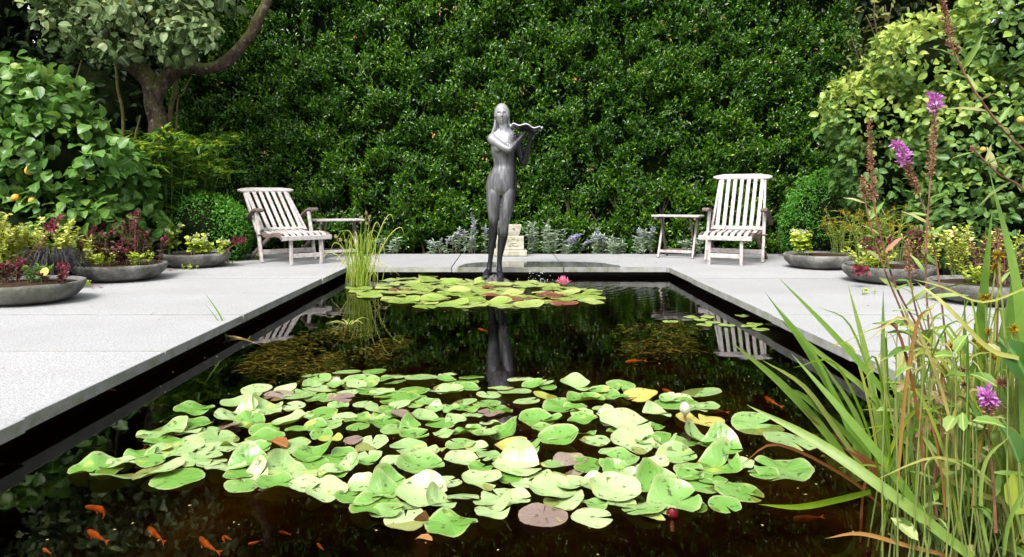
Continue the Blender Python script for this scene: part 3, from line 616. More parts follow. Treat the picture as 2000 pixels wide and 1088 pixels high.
def statue():
    r = empty('statue', (0, 7.12, 0)); tag(r, 'grey lead statue of a standing woman holding up a shell dish', 'statue')
    b = MB()
    # trunk
    b.loft(ell_rings([(.735, -.028, .01, .085, .075), (.775, -.030, .012, .148, .100), (.82, -.029, .014, .153, .108), (.87, -.026, .012, .152, .106), (.94, -.016, .006, .142, .096), (.99, -.003, .0, .124, .086), (1.035, .006, -.002, .112, .078),
                      (1.10, .004, -.004, .120, .080), (1.18, .001, -.004, .131, .088), (1.25, -.001, .004, .136, .088), (1.305, -.002, .010, .135, .074), (1.345, .0, .014, .108, .058), (1.372, .002, .014, .062, .048), (1.395, .002, .010, .043, .044)]))
    limb_tube(b, [(.002, .014, 1.33, .060), (-.002, .010, 1.385, .047), (-.010, .006, 1.43, .044), (-.020, .006, 1.50, .045)])
    for s in (-1, 1): limb_tube(b, [(-.004 + s * .018, .022, 1.405, .026), (s * .055, .020, 1.358, .034), (s * .098, .016, 1.322, .040)])
    ellipsoid(b, (-.056, -.070, 1.205), (.050, .045, .050)); ellipsoid(b, (.058, -.070, 1.200), (.050, .045, .050))
    ellipsoid(b, (-.085, .060, .80), (.07, .06, .075)); ellipsoid(b, (.03, .060, .80), (.07, .06, .075))
    ellipsoid(b, (-.012, -.034, .89), (.085, .060, .10))
    # legs
    b.loft(ell_rings([(.82, -.098, .006, .060, .075), (.752, -.104, .002, .076, .088), (.64, -.107, -.006, .070, .080), (.547, -.106, -.012, .056, .066), (.475, -.108, -.016, .046, .054), (.43, -.110, -.010, .043, .048), (.341, -.113, .010, .044, .053), (.27, -.119, .014, .037, .045), (.17, -.130, .012, .028, .032), (.08, -.141, .010, .024, .028), (.02, -.150, .008, .027, .034), (-.02, -.152, .004, .029, .040)], 20))
    b.loft(ell_rings([(.82, .040, .004, .060, .075), (.752, .046, -.002, .074, .088), (.64, .031, -.020, .069, .080), (.547, .014, -.030, .060, .068), (.475, .000, -.036, .054, .057), (.43, -.006, -.030, .050, .052), (.341, -.012, -.012, .050, .056), (.25, -.026, -.006, .042, .048), (.16, -.040, -.008, .031, .034), (.09, -.048, -.012, .026, .028), (.03, -.049, -.016, .028, .034), (-.02, -.048, -.022, .030, .040)], 20))
    # feet: heel to toes, each toe its own
    for (hx, hy, hz, tx, ty, tz) in ((-.150, .03, -.022, -.196, -.135, -.058), (-.050, .0, -.025, -.036, -.170, -.085)):
        limb_tube(b, [(hx, hy, hz - .004, .024), (hx * .75 + tx * .25, hy * .75 + ty * .25, hz * .7 + tz * .3 + .012, .033), (hx * .45 + tx * .55, hy * .45 + ty * .55, (hz + tz) / 2 + .004, .034), (tx * .82 + hx * .18, ty * .82 + hy * .18, tz + .004, .026)])
        d = Vector((tx - hx, ty - hy, 0)).normalized(); s = Vector((-d.y, d.x, 0))
        for k in range(5):
            u = (k - 2) * .0145; L = .032 - .004 * abs(k - 1); q = Vector((tx * .85 + hx * .15, ty * .85 + hy * .15, tz)) + s * u; b.tube([q, q + d * L * .6, q + d * L + Vector((0, 0, -.008))], [.010, .0095, .006], 8)
    # arms
    limb_tube(b, [(-.100, .012, 1.318, .048), (-.118, -.012, 1.295, .050), (-.060, -.090, 1.245, .044), (.010, -.145, 1.198, .040), (.052, -.172, 1.182, .038), (.085, -.180, 1.200, .036), (.135, -.186, 1.258, .032), (.182, -.188, 1.318, .023), (.196, -.188, 1.338, .023)])
    limb_tube(b, [(.104, .012, 1.315, .046), (.128, .004, 1.280, .046), (.158, -.010, 1.170, .040), (.182, -.020, 1.075, .036), (.192, -.036, 1.050, .034), (.206, -.062, 1.090, .035), (.228, -.098, 1.175, .031), (.246, -.126, 1.268, .022), (.254, -.134, 1.300, .022)])
    # hands: palm, four unequal bent fingers and a thumb, closed on the dish's underside
    for (w, pd, sd_) in ((Vector((.196, -.188, 1.338)), Vector((.62, .10, .78)), Vector((.55, .55, -.50))), (Vector((.254, -.134, 1.300)), Vector((.45, -.25, .86)), Vector((.75, .45, -.30)))):
        pd.normalize(); sd_ = (sd_ - pd * sd_.dot(pd)).normalized(); nn = pd.cross(sd_)
        limb_tube(b, [(*w, .021), (*(w + pd * .022), .025), (*(w + pd * .045), .024)], 3, 10)
        for k, L in enumerate((.050, .058, .054, .042)):
            q = w + pd * .048 + sd_ * (k - 1.5) * .0155; e = (pd * .75 + Vector((.55, 0, .10))).normalized()
            b.tube([q - pd * .012, q + pd * L * .4, q + pd * L * .4 + e * L * .35, q + pd * L * .4 + e * L * .75], [.0095, .0088, .0080, .0062], 8)
        q = w + pd * .018 - sd_ * .020; t = (pd * .7 - sd_ * .75).normalized(); b.tube([q, q + t * .028, q + t * .028 + pd * .026], [.011, .0095, .007], 8)
    # head with face
    hc = Vector((-.024, -.004, 1.535)); rings = []
    for t in np.linspace(-1.5, 1.5, 40):
        ring = []
        for j in range(48):
            a = 2 * PI * j / 48; d = Vector((math.cos(t) * math.cos(a), math.cos(t) * math.sin(a), math.sin(t)))
            fr = max(0, -d.y); taper = 1 - .24 * max(0, -d.z) * (.4 + .6 * fr)
            p = Vector((d.x * .067 * taper, d.y * .088 * (1 - .10 * max(0, -d.z - .2)), d.z * .104))
            x, z = p.x, p.z
            if d.y < 0:
                gs = lambda cx, cz, sx_, sz_: math.exp(-((x - cx) / sx_) ** 2 - ((z - cz) / sz_) ** 2)
                p.y -= .030 * gs(0, -.020, .010, .012) + .018 * gs(0, .004, .0075, .024)           # nose
                p.y += .019 * (gs(-.026, .010, .016, .011) + gs(.026, .010, .016, .011))            # eye sockets
                p.y -= .009 * (gs(-.026, .006, .012, .0055) + gs(.026, .006, .012, .0055))          # lowered lids
                p.y -= .010 * (gs(-.026, .026, .020, .007) + gs(.026, .026, .020, .007))            # brows
                p.y -= .014 * (gs(0, -.044, .018, .0050) + gs(0, -.058, .015, .0058)) - .012 * gs(0, -.0512, .021, .0035) - .006 * gs(0, -.068, .016, .005)
                p.y -= .010 * gs(0, -.082, .018, .014)                                               # chin
            ring.append(hc + p)
        rings.append(ring)
    b.loft(rings)
    for s in (-1, 1): ellipsoid(b, (hc.x + s * .068, hc.y + .012, hc.z - .008), (.010, .016, .026), 10, 8)
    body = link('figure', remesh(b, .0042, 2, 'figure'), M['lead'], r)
    # hair: parted cap and long locks falling behind the shoulders
    h = MB(); rings = []
    for t in np.linspace(-.2, 1.52, 18):
        ring = []
        for j in range(40):
            a = 2 * PI * j / 40; d = Vector((math.cos(t) * math.cos(a), math.cos(t) * math.sin(a), math.sin(t))); fr = max(0, -d.y)
            fx = (d.x * .079 / .058) ** 2 + ((d.z * .118 + .030) / .098) ** 2; cut = 1.0 if d.y > 0 else 1 - .22 * min(1, max(0, (1.12 - fx) / .25)); w_ = 1 + .016 * math.sin(a * 19 + d.z * 3) - .03 * math.exp(-(d.x / .07) ** 2) * (d.y < .3)
            ring.append(hc + Vector((d.x * .079 * w_ * (cut if abs(d.x) < .8 else 1), d.y * .098 * w_ * cut + .004, d.z * .118 * w_)))
        rings.append(ring)
    h.loft(rings)
    for (x0, x1, x2, y0, y2, z2, ra) in ((-.080, -.094, -.120, .034, .062, 1.28, .018), (-.074, -.088, -.112, .046, .080, 1.20, .024), (-.060, -.072, -.085, .055, .095, 1.14, .030), (-.024, -.024, -.030, .07, .10, 1.12, .034), (.012, .022, .032, .06, .098, 1.14, .030), (.030, .040, .055, .055, .09, 1.24, .024), (.034, .046, .066, .042, .065, 1.36, .016)):
        limb_tube(h, [(x0 * .92 - .002, y0, 1.58, ra * .8), (x0, y0 + .006, 1.52, ra), (x1, (y0 + y2) / 2, 1.42, ra), (x2, y2, (1.42 + z2) / 2, ra * .9), (x2 * 1.02, y2, z2, ra * .35)], 5, 10)
    link('hair', remesh(h, .0055, 2, 'hair'), M['lead'], r)
    # scalloped dish
    s = MB(); n = 64; c = Vector((.212, -.165, 1.346)); ro, ri = [], []
    for q, (f, dz) in enumerate(((.06, 0), (.30, .006), (.60, .024), (.85, .042), (1.0, .052))):
        ro.append([(f, dz)])
    def ringf(f, dz, off):
        out = []
        for j in range(n):
            a = 2 * PI * j / n; w_ = (.011 * math.sin(a * 7) + .006 * math.sin(a * 3 + 1)) * f * f
            x = .158 * f * math.cos(a) * (1 + .03 * math.sin(a * 7) * f); y = .125 * f * math.sin(a) * (1 + .03 * math.sin(a * 7) * f)
            out.append(c + Vector((x, y, dz + w_ + off - x * .10)))
        return out
    outer = [ringf(f, dz, 0) for f, dz in ((.05, 0), (.3, .006), (.6, .024), (.85, .042), (1.0, .054))]; inner = [ringf(f, dz, .010) for f, dz in ((1.0, .054), (.85, .042), (.6, .024), (.3, .006), (.05, 0))]
    s.loft(outer + inner); so = s.build('shell_dish', M['lead'], r, True); so.data.materials.append(M['pale_lead'])
    for pgi, pg in enumerate(so.data.polygons):
        if pgi >= 4 * n: pg.material_index = 1
    k = MB(); rings = []
    for q in range(12):
        t = q / 11; z = -.31 + .295 * t; f = (1 - t ** 3.6) * 1.0 + .03
        rings.append([Vector((-.09 + (.255 * f) * math.cos(2 * PI * j / 30) * (1 + .22 * nz((math.cos(2 * PI * j / 30), math.sin(2 * PI * j / 30), t), 1.6)), -.06 + .22 * f * math.sin(2 * PI * j / 30) * (1 + .2 * nz((math.cos(2 * PI * j / 30), math.sin(2 * PI * j / 30), t), 1.6, 9)), z - .035 + .035 * nz((math.cos(2 * PI * j / 30), math.sin(2 * PI * j / 30), t), 2.2, 4))) for j in range(30)])
    k.loft(rings).build('rock_base', M['rock'], r)
statue()
# drops of water splashing where the dish spills into the pond
P = MB()
for i in range(38):
    x = random.gauss(.34, .075); y = random.gauss(6.98, .06); z = WZ + abs(random.gauss(0, .04)) + .004
    if i < 4: x, y, z = .36 + random.gauss(0, .006), 6.96, random.uniform(-.05, 1.30)
    ellipsoid(P, (x, y, z), (random.uniform(.0015, .004),) * 2 + (random.uniform(.002, .006),), 6, 5)
M['drop'] = plain('white_water_drop', (.8, .82, .84), .1, spec=.8)
tag(P.build('splashing_drops', M['drop'], smooth=True), 'small white drops of water splashing beside the statue rock', 'splash', kind='stuff')

# stone trough on a carved block behind the statue
def stone_block():
    m, nt, N, L, B = new_mat('cream_stone')
    c = ramp(N, L, noise_(N, L, 12, 5), [(.35, (.31, .29, .21)), (.6, (.48, .46, .37))]); c = mix_(N, L, ramp(N, L, noise_(N, L, 45, 3), [(.58, (0, 0, 0)), (.70, (.6, .6, .6))]), c, (.34, .31, .22))
    c = mix_(N, L, ramp(N, L, noise_(N, L, 5, 3), [(.55, (0, 0, 0)), (.7, (.4, .4, .4))]), c, (.42, .46, .20)); L.new(c, B.inputs['Base Color']); B.inputs['Roughness'].default_value = .9
    L.new(bump_(N, L, noise_(N, L, 40, 4), .6, .01), B.inputs['Normal']); M['cream_stone'] = m
    Y = 8.72; cx = AT(996, 0, Y).x; z0, z1, z2, z3 = 0.0, .075, .245, .385
    r = empty('stone_trough', (cx, Y, 0)); tag(r, 'cream carved stone block carrying a small square trough, behind the statue legs', 'stone')
    MB().bar((-.20, 0, .036), (.20, 0, .036), .30, .072, .012).build('plinth', m, r); MB().bar((-.165, 0, .157), (.165, 0, .157), .25, .170, .01).build('block', m, r)
    t = MB(); q = lambda w, d, z: [Vector((-w, -d, z)), Vector((w, -d, z)), Vector((w, d, z)), Vector((-w, d, z))]
    t.loft([q(.105, .085, .242), q(.125, .10, .30), q(.138, .11, .365), q(.138, .11, .375), q(.115, .088, .375), q(.10, .08, .32)]).build('trough', m, r)
    cm = plain('carved_mark', (.20, .18, .13), .9)
    for pts in ([(-.01, .13), (.02, .155), (.045, .14)], [(-.02, .12), (.03, .128), (.07, .122), (.10, .13)], [(.02, .20), (.04, .215), (.06, .20), (.04, .19)], [(.08, .19), (.10, .205), (.09, .17)], [(-.03, .18), (-.01, .20)], [(.03, .16), (.08, .158)]):
        MB().tube([(x, -.1262, z) for x, z in pts], .004, 6).build('carving', cm, r)
    MB().tube([(.03, -.104, .33), (.05, -.110, .335), (.05, -.106, .315)], .005, 6).build('carving', cm, r)
stone_block()

# ================================================================== PLANTERS AND BORDER PLANTS
def bowl(cx, cy, r, label):
    e = empty('planter_bowl', (cx, cy, 0)); tag(e, label, 'planter', 'shallow stone planter bowls'); n = 56; mb = MB()
    rings = []
    for f, z in ((.30, 0), (.62, .004), (.84, .036), (.96, .082), (1.0, .122), (.99, .140), (.955, .146), (.91, .138), (.89, .112), (.60, .10)):
        rings.append([Vector((r * f * math.cos(2 * PI * j / n) * (1 + .012 * nz((math.cos(2 * PI * j / n), math.sin(2 * PI * j / n), cx), 2)), r * f * math.sin(2 * PI * j / n), z + .006 * nz((math.cos(2 * PI * j / n) * f, math.sin(2 * PI * j / n), cx), 1.5))) for j in range(n)])
    mb.loft(rings).build('bowl', M['stone'], e, True)
    s = MB(); s.lathe([(r * .93, .118), (r * .7, .132), (r * .35, .140), (.01, .142)], 30); s.build('soil', M['soil'], e, True)
B1, B2, B3 = (-3.34, 5.02, .36), (-3.37, 6.30, .375), (-3.19, 7.42, .335)
B4, B5, B6 = (3.20, 7.28, .345), (3.29, 6.14, .37), (3.36, 5.0, .37)
for b_, l in zip((B1, B2, B3, B4, B5, B6), ('shallow grey stone bowl with red sedum, beside the black grass', 'shallow grey stone bowl with wine-red plants, between the black grass and the box shrub bowl', 'shallow grey stone bowl with lime sedum, next to the reclined deck chair',
        'shallow grey stone bowl with ochre sedge, next to the upright deck chair', 'shallow grey stone bowl with yellow-green and wine-red plants trailing a red sprig', 'shallow grey stone bowl behind the tall iris blades')):
    bowl(*b_, l)

def tuft(name, label, cat, base, n, h, spread, leaf, per, stem_m, flower=None, group=None, lean=(0, 0), stem_r=.0025, low=.15, T=T_SMALL, rad=.04, fprob=1.0, arch=0.0, flat=False):
    """a small plant of n leafy stems; leaf = (material, length, width); flower = (material, kind, size)"""
    root = empty(name, base); tag(root, label, cat, group); b = Vector(base); LP, LD, LN, LT = [], [], [], []; FP, FD, FT = [], [], []
    st = MB()
    for i in range(n):
        a = random.uniform(0, 2 * PI); q = random.random() ** .6 * spread; hh = h * random.uniform(.65, 1.08)
        s0 = b + Vector((math.cos(a), math.sin(a), 0)) * q * rad / max(spread, .01) * 2; tip = b + Vector((math.cos(a) * q + lean[0], math.sin(a) * q + lean[1], hh)); mid = s0.lerp(tip, .5) + Vector((0, 0, hh * .10)) - Vector((math.cos(a), math.sin(a), 0)) * q * .12
        pts = [Vector(p) for p in spline([s0, mid, tip] + ([tip + Vector((math.cos(a), math.sin(a) * .6, random.uniform(-.25, .35))) * arch] if arch else []), 4)]; st.tube(pts, [stem_r * (1.2 - .6 * k / (len(pts) - 1)) for k in range(len(pts))], 5)
        for k in range(per):
            t = low + (1 - low) * (k + random.random()) / per; x = t * (len(pts) - 1); j = min(int(x), len(pts) - 2); p = pts[j].lerp(pts[j + 1], x - j)
            d = Vector((random.gauss(0, 1), random.gauss(0, 1), random.uniform(-.1, .8) if not flat else random.uniform(-.55, .35))).normalized(); LP.append(p); LD.append(d); LN.append(Vector((random.gauss(0, .4), random.gauss(-.2, .4), 1))); LT.append(random.random() * .7 + .3 * t)
        if flower and random.random() < fprob:
            kind, fs = flower[1], flower[2]
            if kind == 'cluster':
                for k in range(22):
                    d = Vector((random.gauss(0, 1), random.gauss(0, 1), random.gauss(.3, .8))).normalized(); FP.append(tip + d * fs * .5 * random.random() ** .4); FD.append(d); FT.append(random.random())
            elif kind == 'spike':
                for k in range(26):
                    t = .62 + .38 * k / 26; x = t * (len(pts) - 1); j = min(int(x), len(pts) - 2); p = pts[j].lerp(pts[j + 1], x - j); d = Vector((random.gauss(0, 1), random.gauss(0, 1), .4)).normalized(); FP.append(p + d * fs * .2); FD.append(d); FT.append(random.random())
            elif kind == 'ball' and random.random() < .8:
                for k in range(16):
                    d = Vector((random.gauss(0, 1), random.gauss(0, 1), random.gauss(0, 1))).normalized(); FP.append(tip); FD.append(d); FT.append(random.random())
    kid(st.build('stems', stem_m), root)['kind'] = 'stuff'
    k = len(LP)
    if k:
        ln = rng.uniform(.7, 1.3, k) * leaf[1]; tag(kid(link('foliage', leaf_mesh('foliage', np.array(LP), np.array(LD), np.array(LN), ln, ln * leaf[2], np.clip(np.array(LT), 0, 1), T), leaf[0]), root), kind='stuff')
    k = len(FP)
    if k:
        fs = flower[2]; ln = rng.uniform(.7, 1.2, k) * (fs if flower[1] == 'ball' else fs * .55); tag(kid(link('flowers', leaf_mesh('flowers', np.array(FP), np.array(FD), rdir(k), ln, ln * (.22 if flower[1] == 'ball' else .7), np.array(FT), T_THIN if flower[1] == 'ball' else T_SMALL), flower[0]), root), kind='stuff')
    return root
def at(px, py, z=0): p = PX(px, py, z); return (p.x, p.y, z)
GS, RS = M['greenstem'], M['redstem']
# left border
for px, Y, h, n, lab in ((-40, 5.5, .62, 16, 'yellow variegated shrub behind the red sedum bowl, at the terrace edge'), (35, 5.7, .58, 16, 'yellow variegated shrub rising behind the black grass bowl'), (95, 5.9, .52, 15, 'yellow variegated shrub under the broad-leaved bush, next to the black grass'), (165, 6.2, .36, 12, 'low yellow variegated shrub between black grass and wine-red plants')):
    x = (px - CX) * Y / FPX; tuft('variegated_shrub', lab, 'shrub', (x - .05, Y + .15, 0), n, h, .20, (M['variegated'], .042, .58), 60, GS, None, 'yellow variegated shrubs', stem_r=.0022)
for px, Y, h, n, lab in ((185, 6.35, .30, 12, 'wine-red leafy plant at the back of the middle bowl'), (262, 6.4, .42, 12, 'tall wine-red leafy plant with crimson heads beside the lime sedum'), (230, 6.2, .20, 12, 'low wine-red plant in the middle of its bowl'), (300, 6.55, .26, 9, 'small wine-red plant at the bowl rim near the box shrub')):
    x = (px - CX) * Y / FPX; tuft('wine_red_plant', lab, 'plant', (x, Y, .13), n, h, .17, (M['wine'], .042, .6), 16, RS, (M['crimson'], 'cluster', .038), 'wine-red plants in the bowls', fprob=.3)
for px, Y, h, n, lab in ((25, 5.0, .14, 14, 'low red sedum with crimson heads in the bowl beside the black grass'), (115, 4.95, .11, 10, 'crimson sedum hanging at the bowl rim beside a yellow leaf')):
    x = (px - CX) * Y / FPX; tuft('red_sedum', lab, 'plant', (x, Y, .13), n, h, .15, (M['wine'], .026, .7), 16, RS, (M['crimson'], 'cluster', .042), 'red sedums', fprob=.55)
for px, py, Y, lab in ((105, 415, 5.6, 'crimson flower spray leaning over the variegated shrub'), (195, 420, 6.6, 'crimson flower spray against the broad-leaved bush'), (470, 468, 7.55, 'crimson flower spray reaching towards the reclined chair')):
    t = AT(px, py, Y); tuft('crimson_spray', lab, 'flower', (t.x - .25, Y + .05, .1), 4, t.z - .1, .06, (M['wine'], .03, .6), 6, RS, (M['crimson'], 'cluster', .055), 'crimson sprays', lean=(.22, 0))
def blade_mesh(name, specs, m_, T_rows=7):
    """specs: (path points, width, tint) -> one mesh of folded ribbons"""
    V, F, Ti = [], [], []
    for pts, wd, ti in specs:
        pts = [Vector(p) for p in spline(pts, 4)] if len(pts) < 6 else [Vector(p) for p in pts]; k = len(pts); o = len(V)
        for i, p in enumerate(pts):
            d = (pts[min(i + 1, k - 1)] - pts[max(i - 1, 0)]).normalized(); s = d.cross(Vector((0.05, -1, .25))).normalized(); u = s.cross(d); t = i / (k - 1); w_ = wd * .5 * (.75 + .25 * min(1, t * 5)) * (1 - max(0, (t - .55) / .45) ** 1.6)
            V += [p - s * w_ + u * w_ * .25, p, p + s * w_ + u * w_ * .25]; Ti += [ti + .12 * t] * 3
        for i in range(k - 1):
            a = o + i * 3; F += [(a, a + 1, a + 4, a + 3), (a + 1, a + 2, a + 5, a + 4)]
    return link(name, np_mesh(name, [tuple(v) for v in V], F, np.clip(Ti, 0, 1)), m_, smooth=True)
def grass_clump(name, label, cat, base, n, h, w_, spread, m, group=None, droop=.35, tr=(0, 1), heads=None):
    root = empty(name, base); tag(root, label, cat, group); b = Vector(base); sp = []
    for i in range(n):
        a = random.uniform(0, 2 * PI); q = spread * random.uniform(.15, 1); hh = h * random.uniform(.55, 1.1); d = Vector((math.cos(a), math.sin(a), 0)); s0 = b + d * random.random() * .3 * spread
        sp.append(([s0, s0 + d * q * .25 + Vector((0, 0, hh * .6)), s0 + d * q * .7 + Vector((0, 0, hh)), s0 + d * q * 1.15 + Vector((0, 0, hh * (1 - droop * q / spread)))], w_ * random.uniform(.6, 1.3), random.uniform(*tr)))
    tag(kid(blade_mesh('blades', sp, m), root), kind='stuff'); return root
grass_clump('black_grass', 'tuft of black mondo grass drooping between two planter bowls', 'grass', (-3.62, 5.75, 0), 300, .30, .006, .26, M['blackgrass'], droop=.75)
grass_clump('black_grass', 'small tuft of black grass behind the bowl screened by iris blades', 'grass', (3.75, 5.6, 0), 200, .30, .006, .24, M['blackgrass'], droop=.75)
for px, Y, h, n, lab in ((335, 7.35, .30, 8, 'lime sedum with cream heads at the back of the bowl by the box shrub'), (382, 7.25, .20, 10, 'lime sedum in the middle of the bowl by the reclined chair'), (420, 7.35, .15, 6, 'small lime sedum near the rim of the bowl by the reclined chair')):
    x = (px - CX) * Y / FPX; tuft('lime_sedum', lab, 'plant', (x, Y, .13), n, h, .13, (M['lime'], .058, .75), 9, GS, (M['cream'], 'cluster', .035), 'lime sedums', T=T_BROAD)
# right border
tuft('lime_sedum', 'pale lime sedum crowding the bowl next to the upright chair', 'plant', (3.00, 7.2, .13), 16, .24, .12, (M['lime'], .055, .75), 12, GS, (M['cream'], 'cluster', .03), 'lime sedums', T=T_BROAD)
for px, Y, h, lab in ((1640, 7.4, .45, 'ochre-headed sedge in the bowl next to the upright chair'), (1690, 6.9, .48, 'ochre-headed sedge spilling between the two bowls by the box shrub'), (1745, 6.7, .50, 'ochre-headed sedge before the lime-tipped bush')):
    x = (px - CX) * Y / FPX; tuft('ochre_sedge', lab, 'sedge', (x, Y, .10), 26, h, .24, (M['sedge'], .13, .06), 8, GS, (M['ochre'], 'ball', .030), 'ochre-headed sedges', T=T_THIN)
for px, Y, h, n, lab in ((1700, 6.1, .22, 14, 'yellow-green plant at the rim of the bowl with the red sprig'), (1800, 6.3, .34, 18, 'yellow-green shrub between the middle and the screened bowl'), (1880, 5.6, .40, 20, 'yellow-green shrub behind the bowl screened by iris blades'), (1960, 5.2, .38, 20, 'yellow-green shrub over the bowl screened by iris blades'), (1850, 6.5, .45, 18, 'yellow-green shrub against the foot of the lime-tipped bush')):
    x = (px - CX) * Y / FPX; tuft('yellow_green_shrub', lab, 'shrub', (x, Y, .08), n, h, .24, (M['variegated'] if px != 1850 else M['lime'], .036, .6), 26, GS, None, 'yellow-green shrubs')
for px, Y, h, lab in ((1725, 6.0, .24, 'wine-red plant in the bowl that trails a red sprig'), (1790, 6.1, .30, 'wine-red plant at the back of the bowl with the red sprig'), (1930, 5.1, .34, 'wine-red plant in the bowl screened by iris blades'), (1975, 4.9, .30, 'wine-red plant at the outer rim of the bowl screened by iris blades')):
    x = (px - CX) * Y / FPX; tuft('wine_red_plant', lab, 'plant', (x, Y, .13), 8, h, .16, (M['wine'], .042, .6), 14, RS, (M['crimson'], 'cluster', .038), 'wine-red plants in the bowls', fprob=.3)
t = AT(1675, 537, 5.80); tuft('red_sprig', 'red sedum sprig hanging over the rim of its bowl', 'plant', (t.x + .03, 5.83, t.z + .02), 5, .02, .07, (M['wine'], .025, .7), 8, RS, (M['crimson'], 'cluster', .055), lean=(-.03, -.04))
for px, Y, z, lab in ((70, 5.0, .13, 'low green filler plant among the red sedum'), (-10, 5.05, .13, 'low green filler plant at the outer rim of the red sedum bowl'), (205, 6.15, .13, 'low green filler plant at the rim of the wine-red bowl'), (275, 6.2, .13, 'low green filler plant beside the tall wine-red plant'), (240, 6.45, .13, 'yellowish filler plant behind the wine-red plants'), (1715, 5.95, .13, 'low green filler plant over the trailing red sprig'), (1905, 4.95, .13, 'low green filler plant in the bowl screened by iris blades')):
    x = (px - CX) * Y / FPX; tuft('filler_plant', lab, 'plant', (x, Y, z), 12, .12 if 'low' in lab else .24, .13, (M['lime'] if px % 2 else M['goldenrod'], .032, .6), 14, GS, None, 'small filler plants in the bowls', stem_r=.0015)
# small weeds at bowl feet
for px, py, lab in ((372, 526, 'small green weed at the foot of the lime sedum bowl'), (440, 519, 'small yellowish weed beside the lime sedum bowl'), (170, 562, 'small weed under the wine-red bowl'), (500, 506, 'tiny green weed by the leg of the reclined chair'), (1690, 575, 'tiny weed in a terrace joint')):
    b_ = at(px, py); tuft('small_weed', lab, 'weed', b_, 8 if px < 1600 else 4, .05, .08, (M['lime'], .028, .6), 6, GS, None, 'weeds on the terrace', stem_r=.0015)
# goldenrod
for px, Y, h, lab in ((235, 7.9, 1.5, 'goldenrod clump with yellow tips beside the broad-leaved bush'), (275, 8.0, 1.45, 'goldenrod clump straight in front of the gnarled trunk'), (335, 8.1, 1.6, 'tall goldenrod clump leaning out by the hedge, over the box shrub'), (375, 8.5, 1.6, 'goldenrod clump with bright yellow plumes against the hedge'), (190, 8.0, 1.35, 'goldenrod clump half hidden by the broad-leaved bush'), (215, 8.6, 1.6, 'goldenrod clump in the shade behind the broad-leaved bush')):
    x = (px - CX) * Y / FPX; tuft('goldenrod', lab, 'plant', (x, Y, -.06), 20, h * .90, .42, (M['goldenrod'], .115, .24), 110, GS, (M['gold'], 'spike', .046), 'goldenrod clumps', T=T_THIN, low=.05, rad=.12, stem_r=.0035, lean=(.05, -.05), arch=.22, flat=True)
# silver sage along the foot of the hedge
for i, (px, h, n, fl, lab) in enumerate(((762, .26, 7, 0, 'small silvery sage next to the pond sedge'), (858, .20, 8, 1, 'low silvery sage between the sedge and the statue'), (905, .36, 11, 1, 'silvery sage with lavender spikes at the statue legs'), (950, .48, 9, 1, 'tall silvery sage behind the statue knees'),
                                         (1045, .40, 13, 0, 'silvery sage right beside the cream stone block'), (1085, .36, 14, 0, 'silvery sage without flowers next to the lavender mass'), (1112, .26, 16, 2, 'silvery sage covered in lavender flowers'), (1175, .34, 12, 1, 'silvery sage midway to the upright chair'), (1205, .22, 12, 0, 'low silvery sage spreading towards the folding table'), (1250, .36, 13, 1, 'silvery sage beside the folding table leg'), (1345, .26, 9, 0, 'silvery sage behind the folding table'))):
    Y = 9.03; x = (px - CX) * Y / FPX
    tuft('silver_sage', lab, 'plant', (x, Y, -.03), max(5, int(n * .7)), h, .18 if fl != 2 else .20, (M['sage'], .058, .34), 30, M['sage'], (M['lavender'], 'spike', .036 if fl == 1 else .055) if fl else None, 'silver sage along the hedge', T=T_SMALL, low=.1, rad=.08, lean=(0, -.05) if fl != 2 else (.10, -.08))
# fallen leaves on the terrace margin
dl = []
for i in range(70): dl.append((random.uniform(-3.3, 3.6), random.uniform(8.9, 9.1), random.uniform(-.03, .01)))
for px, py in ((330, 530), (345, 527), (180, 565), (195, 563), (500, 503), (470, 507), (515, 502), (1555, 505), (1570, 506), (1540, 503)): p = PX(px, py); dl.append((p.x, p.y, .008))
dl = np.array(dl); k = len(dl)
tag(link('fallen_leaves', leaf_mesh('fallen_leaves', dl, unit(rdir(k) * np.array([1, 1, .25])), unit(rdir(k) * .4 + np.array([0, 0, 1])), rng.uniform(.03, .06, k), rng.uniform(.02, .04, k), rng.random(k)), M['deadleaf']), 'brown fallen leaves littering the foot of the hedge', 'leaves', kind='stuff')
o = link('yellow_leaf', leaf_template_mesh('yellow_leaf', T_BROAD, .07, .05), plain('yellow_fallen_leaf', (.62, .40, .08), .6)); p = AT(84, 540, 4.9); o.location = p; o.rotation_euler = (1.2, .2, .4); tag(o, 'single yellow fallen leaf lying on the red sedum', 'leaf')

# specks of fallen petals and pollen on the water, grit and small leaves on the slabs
P = np.column_stack([rng.uniform(XL + .02, XR - .02, 260), rng.uniform(1.6, 7.2, 260), np.full(260, WZ + .002)]); k = len(P)
tag(link('floating_specks', leaf_mesh('floating_specks', P, unit(rdir(k) * np.array([1, 1, .03])), np.tile(np.array([[0, 0, 1.]]), (k, 1)), rng.uniform(.003, .012, k), rng.uniform(.003, .007, k), rng.random(k)), M['straw']), 'tiny pale petals and specks floating on the pond', 'debris', kind='stuff')
P = []
for i in range(150):
    s_ = random.choice((-1, 1)); P.append((s_ * random.uniform(1.75, 3.5), random.uniform(2.2, 8.6), .003))
P = np.array(P); k = len(P)
tag(link('slab_litter', leaf_mesh('slab_litter', P, unit(rdir(k) * np.array([1, 1, .08])), unit(rdir(k) * .2 + np.array([0, 0, 1.])), rng.uniform(.004, .020, k), rng.uniform(.003, .010, k), rng.random(k)), M['deadleaf']), 'tiny bits of leaf litter scattered over the granite slabs', 'debris', kind='stuff')

